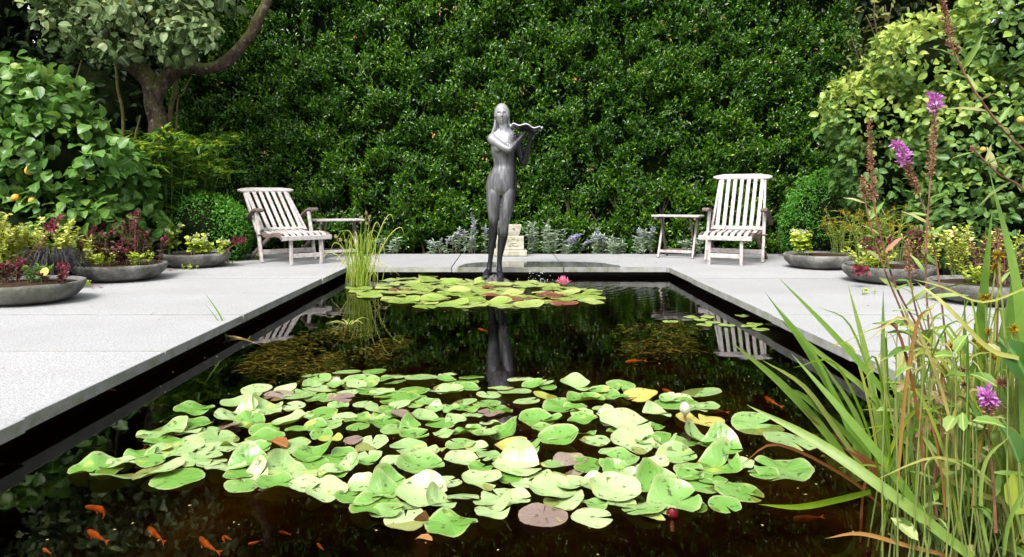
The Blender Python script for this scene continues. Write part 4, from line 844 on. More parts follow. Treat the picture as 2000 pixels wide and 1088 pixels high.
# ================================================================== WATER LILIES
def pad_mat(name, base, alt, under, spot):
    m, nt, N, L, B = new_mat(name); tc = N.new('ShaderNodeTexCoord'); P = tc.outputs['Object']; g = N.new('ShaderNodeNewGeometry'); oi = N.new('ShaderNodeObjectInfo')
    a = N.new('ShaderNodeAttribute'); a.attribute_type = 'OBJECT'; a.attribute_name = 'tint'
    wp = g.outputs['Position']
    c = mix_(N, L, math_(N, L, 'ADD', a.outputs['Fac'], math_(N, L, 'MULTIPLY', math_(N, L, 'SUBTRACT', noise_(N, L, 9, 3, wp), .5), .9), True), base, alt)
    sx = N.new('ShaderNodeSeparateXYZ'); L.new(P, sx.inputs[0])
    ang = math_(N, L, 'ARCTAN2', sx.outputs[1], sx.outputs[0]); v = math_(N, L, 'ABSOLUTE', math_(N, L, 'SINE', math_(N, L, 'MULTIPLY', ang, 9)))
    vein = ramp(N, L, v, [(.0, (.24, .24, .24)), (.14, (0, 0, 0))]); c = mix_(N, L, vein, c, tuple(min(1, k * 1.35 + .03) for k in base))
    c = mix_(N, L, ramp(N, L, noise_(N, L, 42, 4, wp), [(.60, (0, 0, 0)), (.66, (.85, .85, .85))]), c, spot)
    c = mix_(N, L, ramp(N, L, noise_(N, L, 13, 2, wp), [(.62, (0, 0, 0)), (.72, (.55, .55, .55))]), c, (.50, .50, .10))
    rr = N.new('ShaderNodeVectorMath'); rr.operation = 'LENGTH'; L.new(P, rr.inputs[0])
    rim = N.new('ShaderNodeAttribute'); rim.attribute_name = 'rim'; c = mix_(N, L, ramp(N, L, math_(N, L, 'ADD', rim.outputs['Fac'], math_(N, L, 'MULTIPLY', math_(N, L, 'SUBTRACT', noise_(N, L, 25, 3, wp), .5), .25)), [(.86, (0, 0, 0)), (.99, (.7, .7, .7))]), c, tuple(.5 * a_ + .5 * b_ for a_, b_ in zip(alt, (.34, .24, .10))))
    c = mix_(N, L, g.outputs['Backfacing'], c, under)
    L.new(c, B.inputs['Base Color']); B.inputs['Roughness'].default_value = .27; B.inputs['Specular IOR Level'].default_value = .7
    L.new(bump_(N, L, math_(N, L, 'ADD', math_(N, L, 'MULTIPLY', v, .22), math_(N, L, 'MULTIPLY', noise_(N, L, 28, 4, wp), 2.2)), .30, .006), B.inputs['Normal'])
    t = N.new('ShaderNodeBsdfTranslucent'); L.new(c, t.inputs['Color']); ms = N.new('ShaderNodeMixShader'); ms.inputs[0].default_value = .12
    L.new(B.outputs[0], ms.inputs[1]); L.new(t.outputs[0], ms.inputs[2]); L.new(ms.outputs[0], N['Material Output'].inputs['Surface']); return m
M['pad'] = pad_mat('waxy_green_pad', (.14, .31, .05), (.41, .53, .25), (.26, .32, .03), (.06, .07, .02))
M['pad_y'] = pad_mat('yellowing_pad', (.38, .44, .09), (.52, .46, .11), (.42, .30, .03), (.20, .10, .03))
M['pad_m'] = pad_mat('mauve_brown_pad', (.30, .24, .19), (.22, .15, .13), (.30, .16, .14), (.10, .07, .05))
M['pad_far'] = pad_mat('lime_green_pad', (.20, .32, .05), (.40, .48, .15), (.20, .24, .03), (.16, .12, .03))
M['pad_red'] = pad_mat('dull_red_pad', (.16, .05, .035), (.26, .10, .06), (.24, .06, .06), (.08, .03, .02))
def pad_mesh(r, up, wave, cup, notch, seed):
    rd = random.Random(seed); nr, ns = 6, 44; ph = [rd.uniform(0, 6.3) for _ in range(6)]; ad = rd.uniform(-2.7, -.4); V = [(0, 0, 0)]; F = []
    gap = notch; asp = rd.uniform(.9, 1.05)
    for i in range(1, nr + 1):
        f = i / nr
        for j in range(ns + 1):
            a = gap / 2 * (f ** .6) + (2 * PI - gap * (f ** .6)) * j / ns
            rr = r * f * (1 + .035 * math.sin(3 * a + ph[0]) + .025 * math.sin(5 * a + ph[1]) + (.012 * math.sin(17 * a + ph[2]) if f == 1 else 0)) * (1 - .10 * f * math.exp(-min(a, 2 * PI - a) * 3.0))
            x, y = rr * math.cos(a), rr * math.sin(a) * asp
            dd = math.cos(a - ad - PI); z = cup * r * f ** 2.5
            z += up * r * max(0, dd - .05) ** 1.5 * f ** 2 + wave * r * f ** 2 * (.5 * math.sin(2 * a + ph[3]) + .5 * math.sin(3 * a + ph[4]) + .35 * math.sin(5 * a + ph[5]))
            if up > .3: x *= 1 - .25 * up * max(0, dd) * f; y *= 1 - .25 * up * max(0, dd) * f
            V.append((x, y, z))
    z0 = min(v[2] for v in V); k = ns + 1
    V = [(x, y, max(z, -.004)) for x, y, z in V]
    for j in range(ns): F.append((0, 1 + j, 2 + j))
    for i in range(nr - 1):
        for j in range(ns): a = 1 + i * k + j; F.append((a, a + k, a + k + 1, a + 1))
    me = bpy.data.meshes.new('lily_pad'); me['notch'] = notch; me.from_pydata(V, [], F); me.update(); me.polygons.foreach_set('use_smooth', [True] * len(me.polygons))
    a = me.attributes.new('rim', 'FLOAT', 'POINT'); a.data.foreach_set('value', [0.0] + [i / nr for i in range(1, nr + 1) for j in range(ns + 1)]); return me
PAD_LABELS = {
    'f': ('flat pale green lily pad lying on the water in the large near raft', 'flat green pads of the near raft'),
    'w': ('wavy-edged green lily pad in the large near raft', 'wavy green pads of the near raft'),
    'u': ('green lily pad standing up on edge in the crowded near raft', 'upturned pads of the near raft'),
    'c': ('cupped green lily pad in the large near raft', 'cupped pads of the near raft'),
    'y': ('yellowing lily pad in the large near raft', 'yellowing pads of the near raft'),
    'm': ('mauve-brown turned lily pad among the green ones of the near raft', 'mauve pads of the near raft')}
NEAR = """189 916 106 w|223 930 88 f|307 923 105 w|346 937 103 f|380 802 77 w|320 846 99 w|377 831 77 w|403 842 55 f|450 820 70 c|446 834 52 m|487 825 66 w|467 794 72 c|500 763 60 f|487 778 54 f|542 773 62 m|521 802 66 u|516 842 60 f|516 859 85 w|425 859 84 f|564 830 74 c|580 777 60 f|617 777 52 w|628 760 60 f|622 743 56 f|609 735 42 f|319 870 80 w|337 887 100 w|425 883 85 f|414 902 62 f|440 914 80 w|484 908 86 u|500 884 62 c|550 886 55 f|473 953 72 f|537 950 78 c|561 931 88 w|612 892 82 u|612 908 68 f|645 931 72 w|628 812 66 f|641 834 60 f|678 730 60 f|732 726 48 f|767 737 52 f|704 749 84 w|723 766 60 f|772 749 45 f|823 740 68 f|873 735 40 f|920 738 52 f|908 747 60 f|807 766 66 f|779 779 82 f|880 768 60 c|666 782 56 m|739 801 62 f|723 818 62 w|786 810 52 m|748 829 72 w|776 841 74 f|831 822 62 c|849 803 38 u|880 801 38 w|908 786 52 f|950 789 58 f|922 813 46 f|957 808 52 m|891 826 46 u|912 847 66 w|870 850 50 w|810 854 62 c|727 866 72 f|690 861 40 m|646 859 52 y|797 878 78 w|859 883 34 y|898 871 62 f|674 889 56 c|720 892 60 f|930 878 50 c|901 906 76 c|821 916 98 c|650 924 74 w|596 932 52 f|940 941 82 c|638 966 84 c|706 952 62 u|758 948 72 u|730 992 105 w|825 975 112 u|905 976 66 f|978 972 84 f|792 1014 84 f|880 1028 112 w|1018 743 60 f|1058 750 54 f|978 761 56 f|1005 768 72 f|1065 776 54 y|1129 758 78 u|1138 784 72 u|1190 773 46 f|1213 756 60 f|1250 776 72 y|1029 787 56 f|1102 797 92 w|955 772 50 f|1047 824 74 c|987 847 74 u|1138 825 64 c|1222 836 106 c|1093 862 86 c|1163 861 64 f|1237 869 88 c|1114 899 70 m|1005 874 76 y|1012 918 102 u|1079 911 48 f|1208 904 84 w|1120 926 48 m|1157 950 58 u|1202 965 106 c|1078 963 100 c|1060 1012 106 m|1157 1016 86 f|1256 998 92 f|1371 767 84 f|1324 790 96 f|1368 824 102 y|1477 831 105 f|1545 864 112 f|1530 923 118 w|1362 862 68 u|1409 876 90 u|1404 914 100 u|1309 862 74 f|1321 895 84 c|1345 918 60 w|1280 912 56 c|1283 954 92 u|1362 950 88 w|1445 962 98 f|1415 988 70 f|1318 984 112 u|1285 1003 80 f|1060 840 50 w|700 838 52 f|860 765 52 f|1180 800 50 f|960 830 52 w|770 905 60 w|870 945 66 f|1050 935 60 w|1390 940 60 f|575 905 56 f|455 870 60 w|1161 988 57 w|683 973 66 f|481 808 58 u|293 903 59 f|1264 864 52 w|814 779 42 f|1360 800 48 w|642 901 71 f|598 953 70 c|1019 950 56 w|746 769 53 w|578 843 46 w|1328 780 46 w|1207 924 67 u|642 780 53 w|911 800 52 w|575 870 61 f|813 793 39 f|465 931 61 f|1280 834 43 w|591 812 50 w|367 844 55 w|680 769 47 w|696 821 60 w|382 906 71 w|757 1003 72 w|974 802 59 w|1137 810 50 w|997 934 52 f|1211 849 56 c|1439 911 71 u|1307 785 43 u|1185 815 40 u|1214 984 60 w|1103 978 83 w|1229 915 50 c|1492 927 62 f|274 891 65 w|686 745 46 f|939 919 57 w|1282 809 59 u|1157 780 50 c|1232 939 54 c|838 789 51 w|660 795 45 w|1116 952 63 c|1245 851 62 w|755 814 59 w|917 760 50 u|573 795 48 f|1220 820 50 f|673 817 50 f|808 947 57 f|655 756 36 u|890 753 40 f|1149 904 59 f|832 889 56 c|372 880 57 c|947 853 62 c|598 768 45 f|1192 886 48 f|766 802 58 f|1274 933 54 w|987 906 52 u|1420 952 56 f|779 793 50 f|745 744 50 f|1381 796 52 f|710 790 43 f|696 756 42 u|801 834 45 u|1079 824 50 c|305 885 60 f|749 777 38 f|858 988 72 u|1353 987 62 f|1143 848 45 w|644 742 44 f|952 980 61 f|1392 870 57 c|717 908 51 c|550 921 70 u|507 901 49 w|1299 876 58 u|627 851 48 w|872 745 40 c|1122 799 52 w|1042 756 47 c|680 916 54 u|385 887 64 c|1344 868 47 f|559 765 49 u|927 838 46 w|955 893 57 w|1035 881 53 u|1145 920 51 f|1012 975 56 c|238 904 61 w|633 949 53 w|967 1003 84 u|1072 856 47 f|806 988 68 w|1348 935 56 c|495 933 69 u|868 757 46 w|609 755 40 u|714 978 68 f|861 830 60 f|616 837 46 c|1210 779 40 w|386 856 58 f|1082 938 53 w|1069 757 37 f|1172 767 43 c|750 967 79 u"""
PADK = dict(f='flat green lily pad', w='wavy green lily pad', u='upturned green lily pad', c='cupped green lily pad', y='yellowing lily pad', m='mauve-brown lily pad')
LAND = ((200, 930, 'at the raft tip towards the coping'), (330, 850, 'on the coping side of the raft'), (560, 874, 'near the orange dead leaf'), (560, 760, 'by the golden weed'), (720, 740, 'by the open water near the weed'), (980, 740, 'by the statue reflection'), (780, 830, 'in the thick of the raft'), (1060, 1012, 'by the big round mauve pad'),
        (815, 1030, 'by the curled dead leaf'), (640, 960, 'over the goldfish side'), (1338, 803, 'by the white lily bud'), (1500, 880, 'towards the iris blades'), (1313, 1000, 'by the small red bud'), (1120, 890, 'among mauve pads in the raft centre'), (940, 920, 'in the raft centre'), (1180, 770, 'on the upright chair side'), (480, 930, 'near the raft tip'))
KP = dict(f=(0, .05, .015), w=(.06, .17, .06), u=(.85, .15, .12), c=(.24, .11, .18), y=(.10, .10, .08), m=(.06, .07, .02))
mw = []
for i, s in enumerate(NEAR.split('|')):
    px, py, w_, k = s.split(); px, py, w_ = float(px), float(py), float(w_); up, wv, cp = KP[k]; p = PX(px, py, WZ)
    r = w_ / 2 / FPX * p.y * .97; rd = random.Random(i * 7 + 1)
    if py < 790: up, wv = up * .6, wv * .6
    me = pad_mesh(r, up * rd.uniform(.7, 1.15), wv * rd.uniform(.6, 1.3), cp * rd.uniform(.6, 1.2), rd.uniform(.15, .55) if rd.random() < .75 else .06, i)
    me.materials.append(M['pad_y'] if k == 'y' else M['pad_m'] if k == 'm' else M['pad'])
    o = link('lily_pad', me, None); o.location = (p.x, p.y, WZ + .0015 + .0011 * (i % 7)); o.rotation_euler = (rd.gauss(0, .09), rd.gauss(0, .09), rd.uniform(-.5, .5) if k in 'uc' else rd.uniform(0, 6.28)); o['tint'] = rd.uniform(-.5, 1.0)
    NT = me['notch']; lab = '%s %s, %s, %s' % (('small', 'mid-sized', 'large')[(r > .075) + (r > .100)], PADK[k], ('hardly notched', 'narrowly notched', 'widely notched')[(NT > .1) + (NT > .34)], min(LAND, key=lambda q: (q[0] - px) ** 2 * .35 + (q[1] - py) ** 2 * 3)[2])
    tag(o, lab, 'lily pad', PAD_LABELS[k][1])
    mw.append(o)
mw[NEAR.split('|').index('1060 1012 106 m')]['label'] = 'large round mauve-brown lily pad floating flat at the raft edge'; mw[NEAR.split('|').index('1060 1012 106 m')].rotation_euler = (0, 0, 1.4)
mw[NEAR.split('|').index('1368 824 102 y')]['label'] = 'yellow lily pad right beneath the white water lily bud'
mw[NEAR.split('|').index('825 975 112 u')]['label'] = 'biggest upturned lily pad with a small yellow eye spot'
# far raft round the statue
def inside(x, y, poly):
    c = False; n = len(poly)
    for i in range(n):
        x1, y1 = poly[i]; x2, y2 = poly[i - 1]
        if (y1 > y) != (y2 > y) and x < (x2 - x1) * (y - y1) / (y2 - y1) + x1: c = not c
    return c
poly = [PX(x, y, WZ)[:2] for x, y in ((690, 566), (745, 556), (765, 541), (845, 540), (900, 549), (1000, 552), (1045, 551), (1100, 560), (1130, 560), (1190, 578), (1180, 590), (1090, 594), (1000, 600), (890, 603), (785, 601), (720, 580))]
pts = []; tries = 0
while tries < 4000 and len(pts) < 78:
    tries += 1; x = random.uniform(-1.6, 1.2); y = random.uniform(5.2, 7.4)
    if inside(x, y, poly) and all((x - a) ** 2 + (y - b_) ** 2 > .140 ** 2 for a, b_ in pts): pts.append((x, y))
FL = {'f': ('flat lime green lily pad in the far raft at the statue feet', 'lime pads of the far raft'), 'u': ('raised lime green lily pad in the far raft at the statue feet', 'raised pads of the far raft'), 'r': ('dull red lily pad in the far raft at the statue feet', 'red pads of the far raft')}
for i, (x, y) in enumerate(pts):
    k = random.choice('ffffffffuur'); r = random.uniform(.095, .135); u = {'f': .015, 'u': .28, 'r': .08}[k]
    me = pad_mesh(r, u, .06, .02, random.uniform(.1, .5), 900 + i); me.materials.append(M['pad_red'] if k == 'r' else M['pad_far'])
    o = link('lily_pad', me, None); o.location = (x, y, WZ + .0015 + .0012 * (i % 6)); o.rotation_euler = (random.gauss(0, .03), random.gauss(0, .03), random.uniform(0, 6.28) if k != 'u' else random.uniform(-.5, .5)); o['tint'] = random.uniform(-.1, .9); tag(o, ('small ' if r < .115 else 'large ') + FL[k][0].replace('in the far raft at the statue feet', min(((-1.25, 6.6, 'beside the pond sedge'), (-.1, 6.7, 'at the statue feet'), (.58, 6.65, 'by the pink water lily'), (-.55, 5.6, 'on the open-water edge of the far raft'), (.45, 5.7, 'before the statue on the edge of the far raft'), (-.6, 6.3, 'amid the far raft'), (.9, 6.1, 'at the far raft tip past the pink lily')), key=lambda q: (q[0] - x) ** 2 + (q[1] - y) ** 2)[2]), 'lily pad', FL[k][1])
for i, (px, py) in enumerate(((1350, 620), (1367, 625), (1381, 620), (1375, 635), (1392, 631), (1420, 636), (1450, 617), (1462, 638), (1474, 634), (1487, 644), (1511, 635), (1310, 629))):
    p = PX(px, py, WZ); me = pad_mesh(.052, .0, .05, .02, .3, 700 + i); me.materials.append(M['pad_far']); o = link('lily_pad', me, None); o.location = (p.x, p.y, WZ + .0015 + .001 * (i % 3)); o.rotation_euler = (0, 0, i * 1.3); o['tint'] = .2
    tag(o, 'tiny lily pad floating over the reflection of the upright chair', 'lily pad', 'tiny pads near the coping')
# flowers and buds
def lily_flower(px, py, n, L, w_, m, label, open_, name='water_lily_flower', lift=.03):
    p = PX(px, py, WZ + lift); p.z = WZ + lift; r = empty(name, p); tag(r, label, 'flower')
    for ring, (k, t) in enumerate(((n, open_), (n, open_ * .55), (max(3, n - 2), open_ * .2))):
        for i in range(k):
            a = 2 * PI * (i + ring * .5) / k; me = MB(); d = Vector((math.cos(a) * math.sin(t), math.sin(a) * math.sin(t), math.cos(t))); s = Vector((-math.sin(a), math.cos(a), 0)); out = Vector((math.cos(a), math.sin(a), 0)); c = []
            for q in range(6):
                f = q / 5; hw = w_ * math.sin(PI * min(.98, .08 + .9 * f)) ** .7; b_ = out * (.35 * L * math.sin(PI * f) * (.6 if open_ < .3 else .3)); c.append((d * L * f + b_, hw))
            V = [];
            for q, hw in c: V += [q - s * hw, q + out * hw * .35, q + s * hw]
            me.add(V, [f_ for q in range(5) for f_ in ((q * 3, q * 3 + 1, q * 3 + 4, q * 3 + 3), (q * 3 + 1, q * 3 + 2, q * 3 + 5, q * 3 + 4))]); me.build('petal', m, r, True)
    MB().tube([(0, 0, .004), (0, 0, -.03)], .005, 8).build('stalk', M['redstem'], r)
wp = leaf_mat('white_petal', [(.82, .84, .72)], .5, .3); pp = leaf_mat('pink_petal', [(.80, .30, .46)], .5, .3); rp = leaf_mat('red_bud', [(.17, .02, .03)], .4, .1)
lily_flower(1338, 812, 5, .052, .015, wp, 'closed white water lily bud with green edges above a yellow pad', .14, 'water_lily_bud', .03)
lily_flower(1100, 556, 8, .085, .014, pp, 'open pink water lily on the far raft', 1.05, lift=.03)
lily_flower(1313, 1015, 4, .030, .012, rp, 'small red water lily bud sunk beside the near raft', .5, 'water_lily_bud', -.006)
lily_flower(964, 530, 4, .022, .008, wp, 'tiny white bud beside the feet of the statue', .3, 'water_lily_bud', .05)
o = link('dead_leaf', leaf_template_mesh('dead_leaf', T_BROAD, .045, .04), M['deadleaf']); o.location = PX(815, 1018, WZ + .03); o.rotation_euler = (2.4, .3, .5); o['tint'] = .9; tag(o, 'curled brown dead leaf caught on the foremost lily pad', 'leaf')
o = link('dead_leaf', leaf_template_mesh('dead_leaf', T_BROAD, .05, .03), M['deadleaf']); o.location = PX(845, 1056, WZ + .004); o.rotation_euler = (.1, .1, 1.2); o['tint'] = .7; tag(o, 'pale brown dead leaf floating under the foremost lily pad', 'leaf')
o = link('dead_leaf', leaf_template_mesh('dead_leaf', T_BROAD, .10, .06), M['deadleaf']); o.location = PX(560, 874, WZ + .012); o.rotation_euler = (.2, .1, 1.0); o['tint'] = .35; tag(o, 'orange dead leaf lying between the pads of the near raft', 'leaf')
o = link('dead_leaf', leaf_template_mesh('dead_leaf', T_BROAD, .06, .02), M['deadleaf']); o.location = PX(228, 763, WZ + .004); o.rotation_euler = (.1, .0, 1.9); o['tint'] = .8; tag(o, 'narrow dead leaf floating in the dark gap under the coping', 'leaf')

# ================================================================== GOLDFISH AND WATER WEED
def fish_mat():
    m, nt, N, L, B = new_mat('orange_scales'); c = ramp(N, L, noise_(N, L, 40, 3), [(.35, (.30, .055, .01)), (.65, (.56, .16, .03))]); L.new(c, B.inputs['Base Color']); B.inputs['Roughness'].default_value = .35; return m
M['fish'] = fish_mat()
FISH = [((193, 984), (214, 1018), -.5, 'goldfish with its body bent in a curve'), ((172, 1037), (212, 1060), 0, 'goldfish swimming just below the curved goldfish'), ((290, 1031), (323, 1061), 0, 'goldfish gliding between two others over the dark floor'), ((387, 1052), (429, 1082), .1, 'large goldfish farthest from the coping'),
        ((486, 1064), (514, 1055), .2, 'plump pale goldfish near the near raft'), ((435, 1048), (439, 1060), 0, 'small slim goldfish beside the plump one'), ((437, 1047), (452, 1054), 0, 'small goldfish touching the slim one'), ((84, 1072), (100, 1081), 0, 'small goldfish nearest the coping'), ((1222, 707), (1264, 704), 0, 'slim red goldfish below the surface near the chair reflection'),
        ((1491, 776), (1528, 796), .1, 'goldfish under the long iris blades'), ((1376, 798), (1425, 806), 0, 'slim goldfish beside the white lily bud'), ((1370, 787), (1396, 792), 0, 'dim slim goldfish behind the white lily bud'), ((1294, 761), (1322, 771), 0, 'dim goldfish next to the yellow lily pad'), ((272, 898), (284, 870), 0, 'goldfish partly under the lily pads at the raft corner'),
        ((934, 643), (953, 647), 0, 'tiny goldfish beside the statue reflection'), ((545, 1038), (569, 1044), 0, 'tiny goldfish beneath the raft'), ((1552, 1014), (1612, 1010), .1, 'pale goldfish near the iris roots'), ((620, 1062), (632, 1074), 0, 'tiny goldfish over the floor before the raft')]
for h_, t_, bend, lab in FISH:
    z = WZ - (.18 if h_[1] > 950 else .10); p0 = PX(*h_, z); p1 = PX(*t_, z); d = p1 - p0; ln = max(d.length, .035); p = (p0 + p1) / 2; r = empty('goldfish', p, math.atan2(d.y, d.x)); tag(r, lab, 'fish', 'goldfish'); b = MB(); rings = []
    ax = lambda t: Vector((ln * (t - .5), bend * ln * (t - .5) ** 2 * 1.8, 0))
    for q in range(11):
        t = q / 10; h = min(ln, .11) * .095 * (math.sin(PI * min(1, .10 + .90 * t ** .75)) ** .8) * (1 - .2 * t) + .001; c = ax(t * .82)
        rings.append([c + Vector((0, .75 * h * math.cos(2 * PI * j / 12), h * math.sin(2 * PI * j / 12))) for j in range(12)])
    r = b.loft(rings).build('body', M['fish'], r, True); e = ax(.78); fl = min(ln, .13)
    for s in (-1, 1): MB().add([e, ax(1.0) + Vector((0, s * .04 * fl, s * .05 * fl)), ax(.94)], [(0, 1, 2)]).build('tail_fin', M['fish'], r)
    MB().add([ax(.28) + Vector((0, 0, .09 * fl)), ax(.42) + Vector((0, 0, .12 * fl)), ax(.60) + Vector((0, 0, .07 * fl))], [(0, 1, 2)]).build('back_fin', M['fish'], r)
    for s in (-1, 1): MB().add([ax(.25) + Vector((0, s * .07 * fl, -.03 * fl)), ax(.40) + Vector((0, s * .12 * fl, -.05 * fl)), ax(.36) + Vector((0, s * .07 * fl, -.05 * fl))], [(0, 1, 2)]).build('side_fin', M['fish'], r)
M['weed'] = leaf_mat('golden_water_weed', [(.035, .05, .012), (.085, .10, .022), (.18, .17, .04), (.27, .26, .07)], .6, .2, .2, sat=1.05)
def weed(label, poly_px, n, L):
    P = []; xs = [a for a, _ in poly_px]; ys_ = [b_ for _, b_ in poly_px]
    while len(P) < n:
        x = random.uniform(min(xs), max(xs)); y = random.uniform(min(ys_), max(ys_))
        if inside(x, y, poly_px):
            p = PX(x, y, WZ - .02)
            if nz(p, 4.5) > -.05 + .5 * random.random() * random.random(): P.append((p.x, p.y, WZ - .045 - abs(random.gauss(0, .035))))
    P = np.array(P); k = len(P)
    tag(link('water_weed', leaf_mesh('water_weed', P, unit(rdir(k) * np.array([1, .6, .06])), unit(rdir(k) * .12 + np.array([0, 0, 1])), rng.uniform(.5, 1.5, k) * L, rng.uniform(.16, .42, k) * L, rng.random(k)), M['weed']), label, 'water weed', kind='stuff')
weed('golden brown water weed under the surface before the reclined chair', [(445, 725), (520, 655), (640, 632), (790, 632), (800, 660), (700, 700), (620, 735)], 1900, .05)
weed('golden brown water weed under the surface near the upright chair reflection', [(1190, 650), (1220, 622), (1330, 616), (1400, 640), (1400, 670), (1230, 680)], 800, .05)

# ================================================================== POND SEDGE
def sedge():
    b = PX(705, 556, WZ); r = empty('pond_sedge', (b.x, b.y, WZ)); tag(r, 'tall green pond sedge with straw seed heads growing in the pond corner', 'sedge'); sp = []; bv = Vector((b.x, b.y, WZ - .1))
    for i in range(95):
        s0 = bv + Vector((random.gauss(0, .06), random.gauss(0, .05), 0)); a = random.uniform(0, 6.28); q = abs(random.gauss(0, .11)); h = random.uniform(.2, .62); d = Vector((math.cos(a), math.sin(a) * .6, 0))
        sp.append(([s0, s0 + d * q * .2 + Vector((0, 0, h * .6)), s0 + d * q * .6 + Vector((0, 0, h)), s0 + d * q * 1.2 + Vector((0, 0, h * random.uniform(.6, 1.02)))], random.uniform(.004, .008), random.uniform(0, .9)))
    for tip in ((735, 440), (760, 425), (655, 480), (640, 500), (780, 450)):
        t = AT(*tip, b.y); sp.append(([bv, bv.lerp(t, .6) + Vector((0, 0, .12)), t + Vector((0, 0, .03)), t + Vector((.05 if tip[0] > 705 else -.05, 0, -.05))], .008, .7))
    for tip in ((782, 540), (750, 530), (640, 540)):
        t = AT(*tip, b.y - .1); sp.append(([bv, bv.lerp(t, .5) + Vector((0, 0, .22)), t], .006, .9))
    tag(kid(blade_mesh('blades', sp, M['sedge']), r), kind='stuff')
    for px, py in ((715, 416), (705, 424), (722, 424), (716, 436), (665, 468), (676, 470), (656, 462), (690, 464)):
        t = AT(px, py, b.y - .02); st = kid(MB().tube([bv + Vector((random.gauss(0, .03), 0, 0)), bv.lerp(t, .6) + Vector((0, 0, .02)), t], [.004, .003, .002], 5).build('stalk', M['greenstem']), r)
        k = 40; tag(kid(link('seed_head', leaf_mesh('seed_head', np.repeat(np.array([t]), k, 0), rdir(k), rdir(k), rng.uniform(.016, .028, k), np.full(k, .006), rng.random(k), T_THIN), M['straw']), r), kind='stuff')
sedge()
b = PX(440, 660, WZ); r = empty('reed_sprig', (b.x, b.y, WZ)); tag(r, 'lone thin reed sprig standing in the water against the coping', 'reed')
for pts, w_, m in (([(444, 665), (432, 620), (400, 572)], .010, 'iris'), ([(442, 660), (425, 625), (398, 590)], .005, 'iris'), ([(442, 655), (470, 660), (516, 676)], .008, 'straw'), ([(440, 668), (415, 672), (384, 680)], .006, 'straw'), ([(440, 656), (480, 664), (490, 655)], .004, 'straw')):
    kid(blade_mesh('blade', [([AT(x, y, b.y) for x, y in pts], w_, .35)], M[m]), r)
# scattered feathery sprig by the weed
grass_clump('floating_sprig', 'feathery floating sprig over the golden weed', 'weed', tuple(PX(680, 634, WZ)), 16, .03, .004, .14, M['sedge'], droop=.9)

# ================================================================== FOREGROUND MARGIN (right)
mound = MB(); rings = []; mc = Vector((1.42, 1.92, WZ))
for q in range(9):
    t = q / 8; f = math.cos(t * PI / 2) + .02
    rings.append([mc + Vector((.37 * f * math.cos(2 * PI * j / 36) * (1 + .25 * nz((math.cos(2 * PI * j / 36), math.sin(2 * PI * j / 36), 0), 1.7)), .36 * f * math.sin(2 * PI * j / 36) * (1 + .25 * nz((math.cos(2 * PI * j / 36), math.sin(2 * PI * j / 36), 3), 1.7)), -.25 + .285 * math.sin(t * PI / 2))) for j in range(36)])
mr = empty('planted_mound', mc); tag(mr, 'mossy mound of soil in the pond carrying the iris and loosestrife', 'mound')
kid(mound.loft(rings).build('soil', M['soil'], smooth=True), mr)
P = []
for i in range(15000):
    a = random.uniform(0, 6.28); f = random.random() ** .5 * 1.0; x, y = .42 * f * math.cos(a), .37 * f * math.sin(a)
    if nz((x, y, 0), 6) > -.30: P.append((mc.x + x, mc.y + y, WZ - .25 + .29 * math.sqrt(max(.0, 1 - f * f)) + random.uniform(0, .012)))
P = np.array([p for p in P if p[2] > WZ - .01]); k = len(P)
tag(kid(link('moss', leaf_mesh('moss', P, unit(rdir(k) * .7 + np.array([0, 0, .8])), rdir(k), rng.uniform(.010, .026, k), rng.uniform(.006, .012, k), rng.random(k)), M['moss']), mr), kind='stuff')

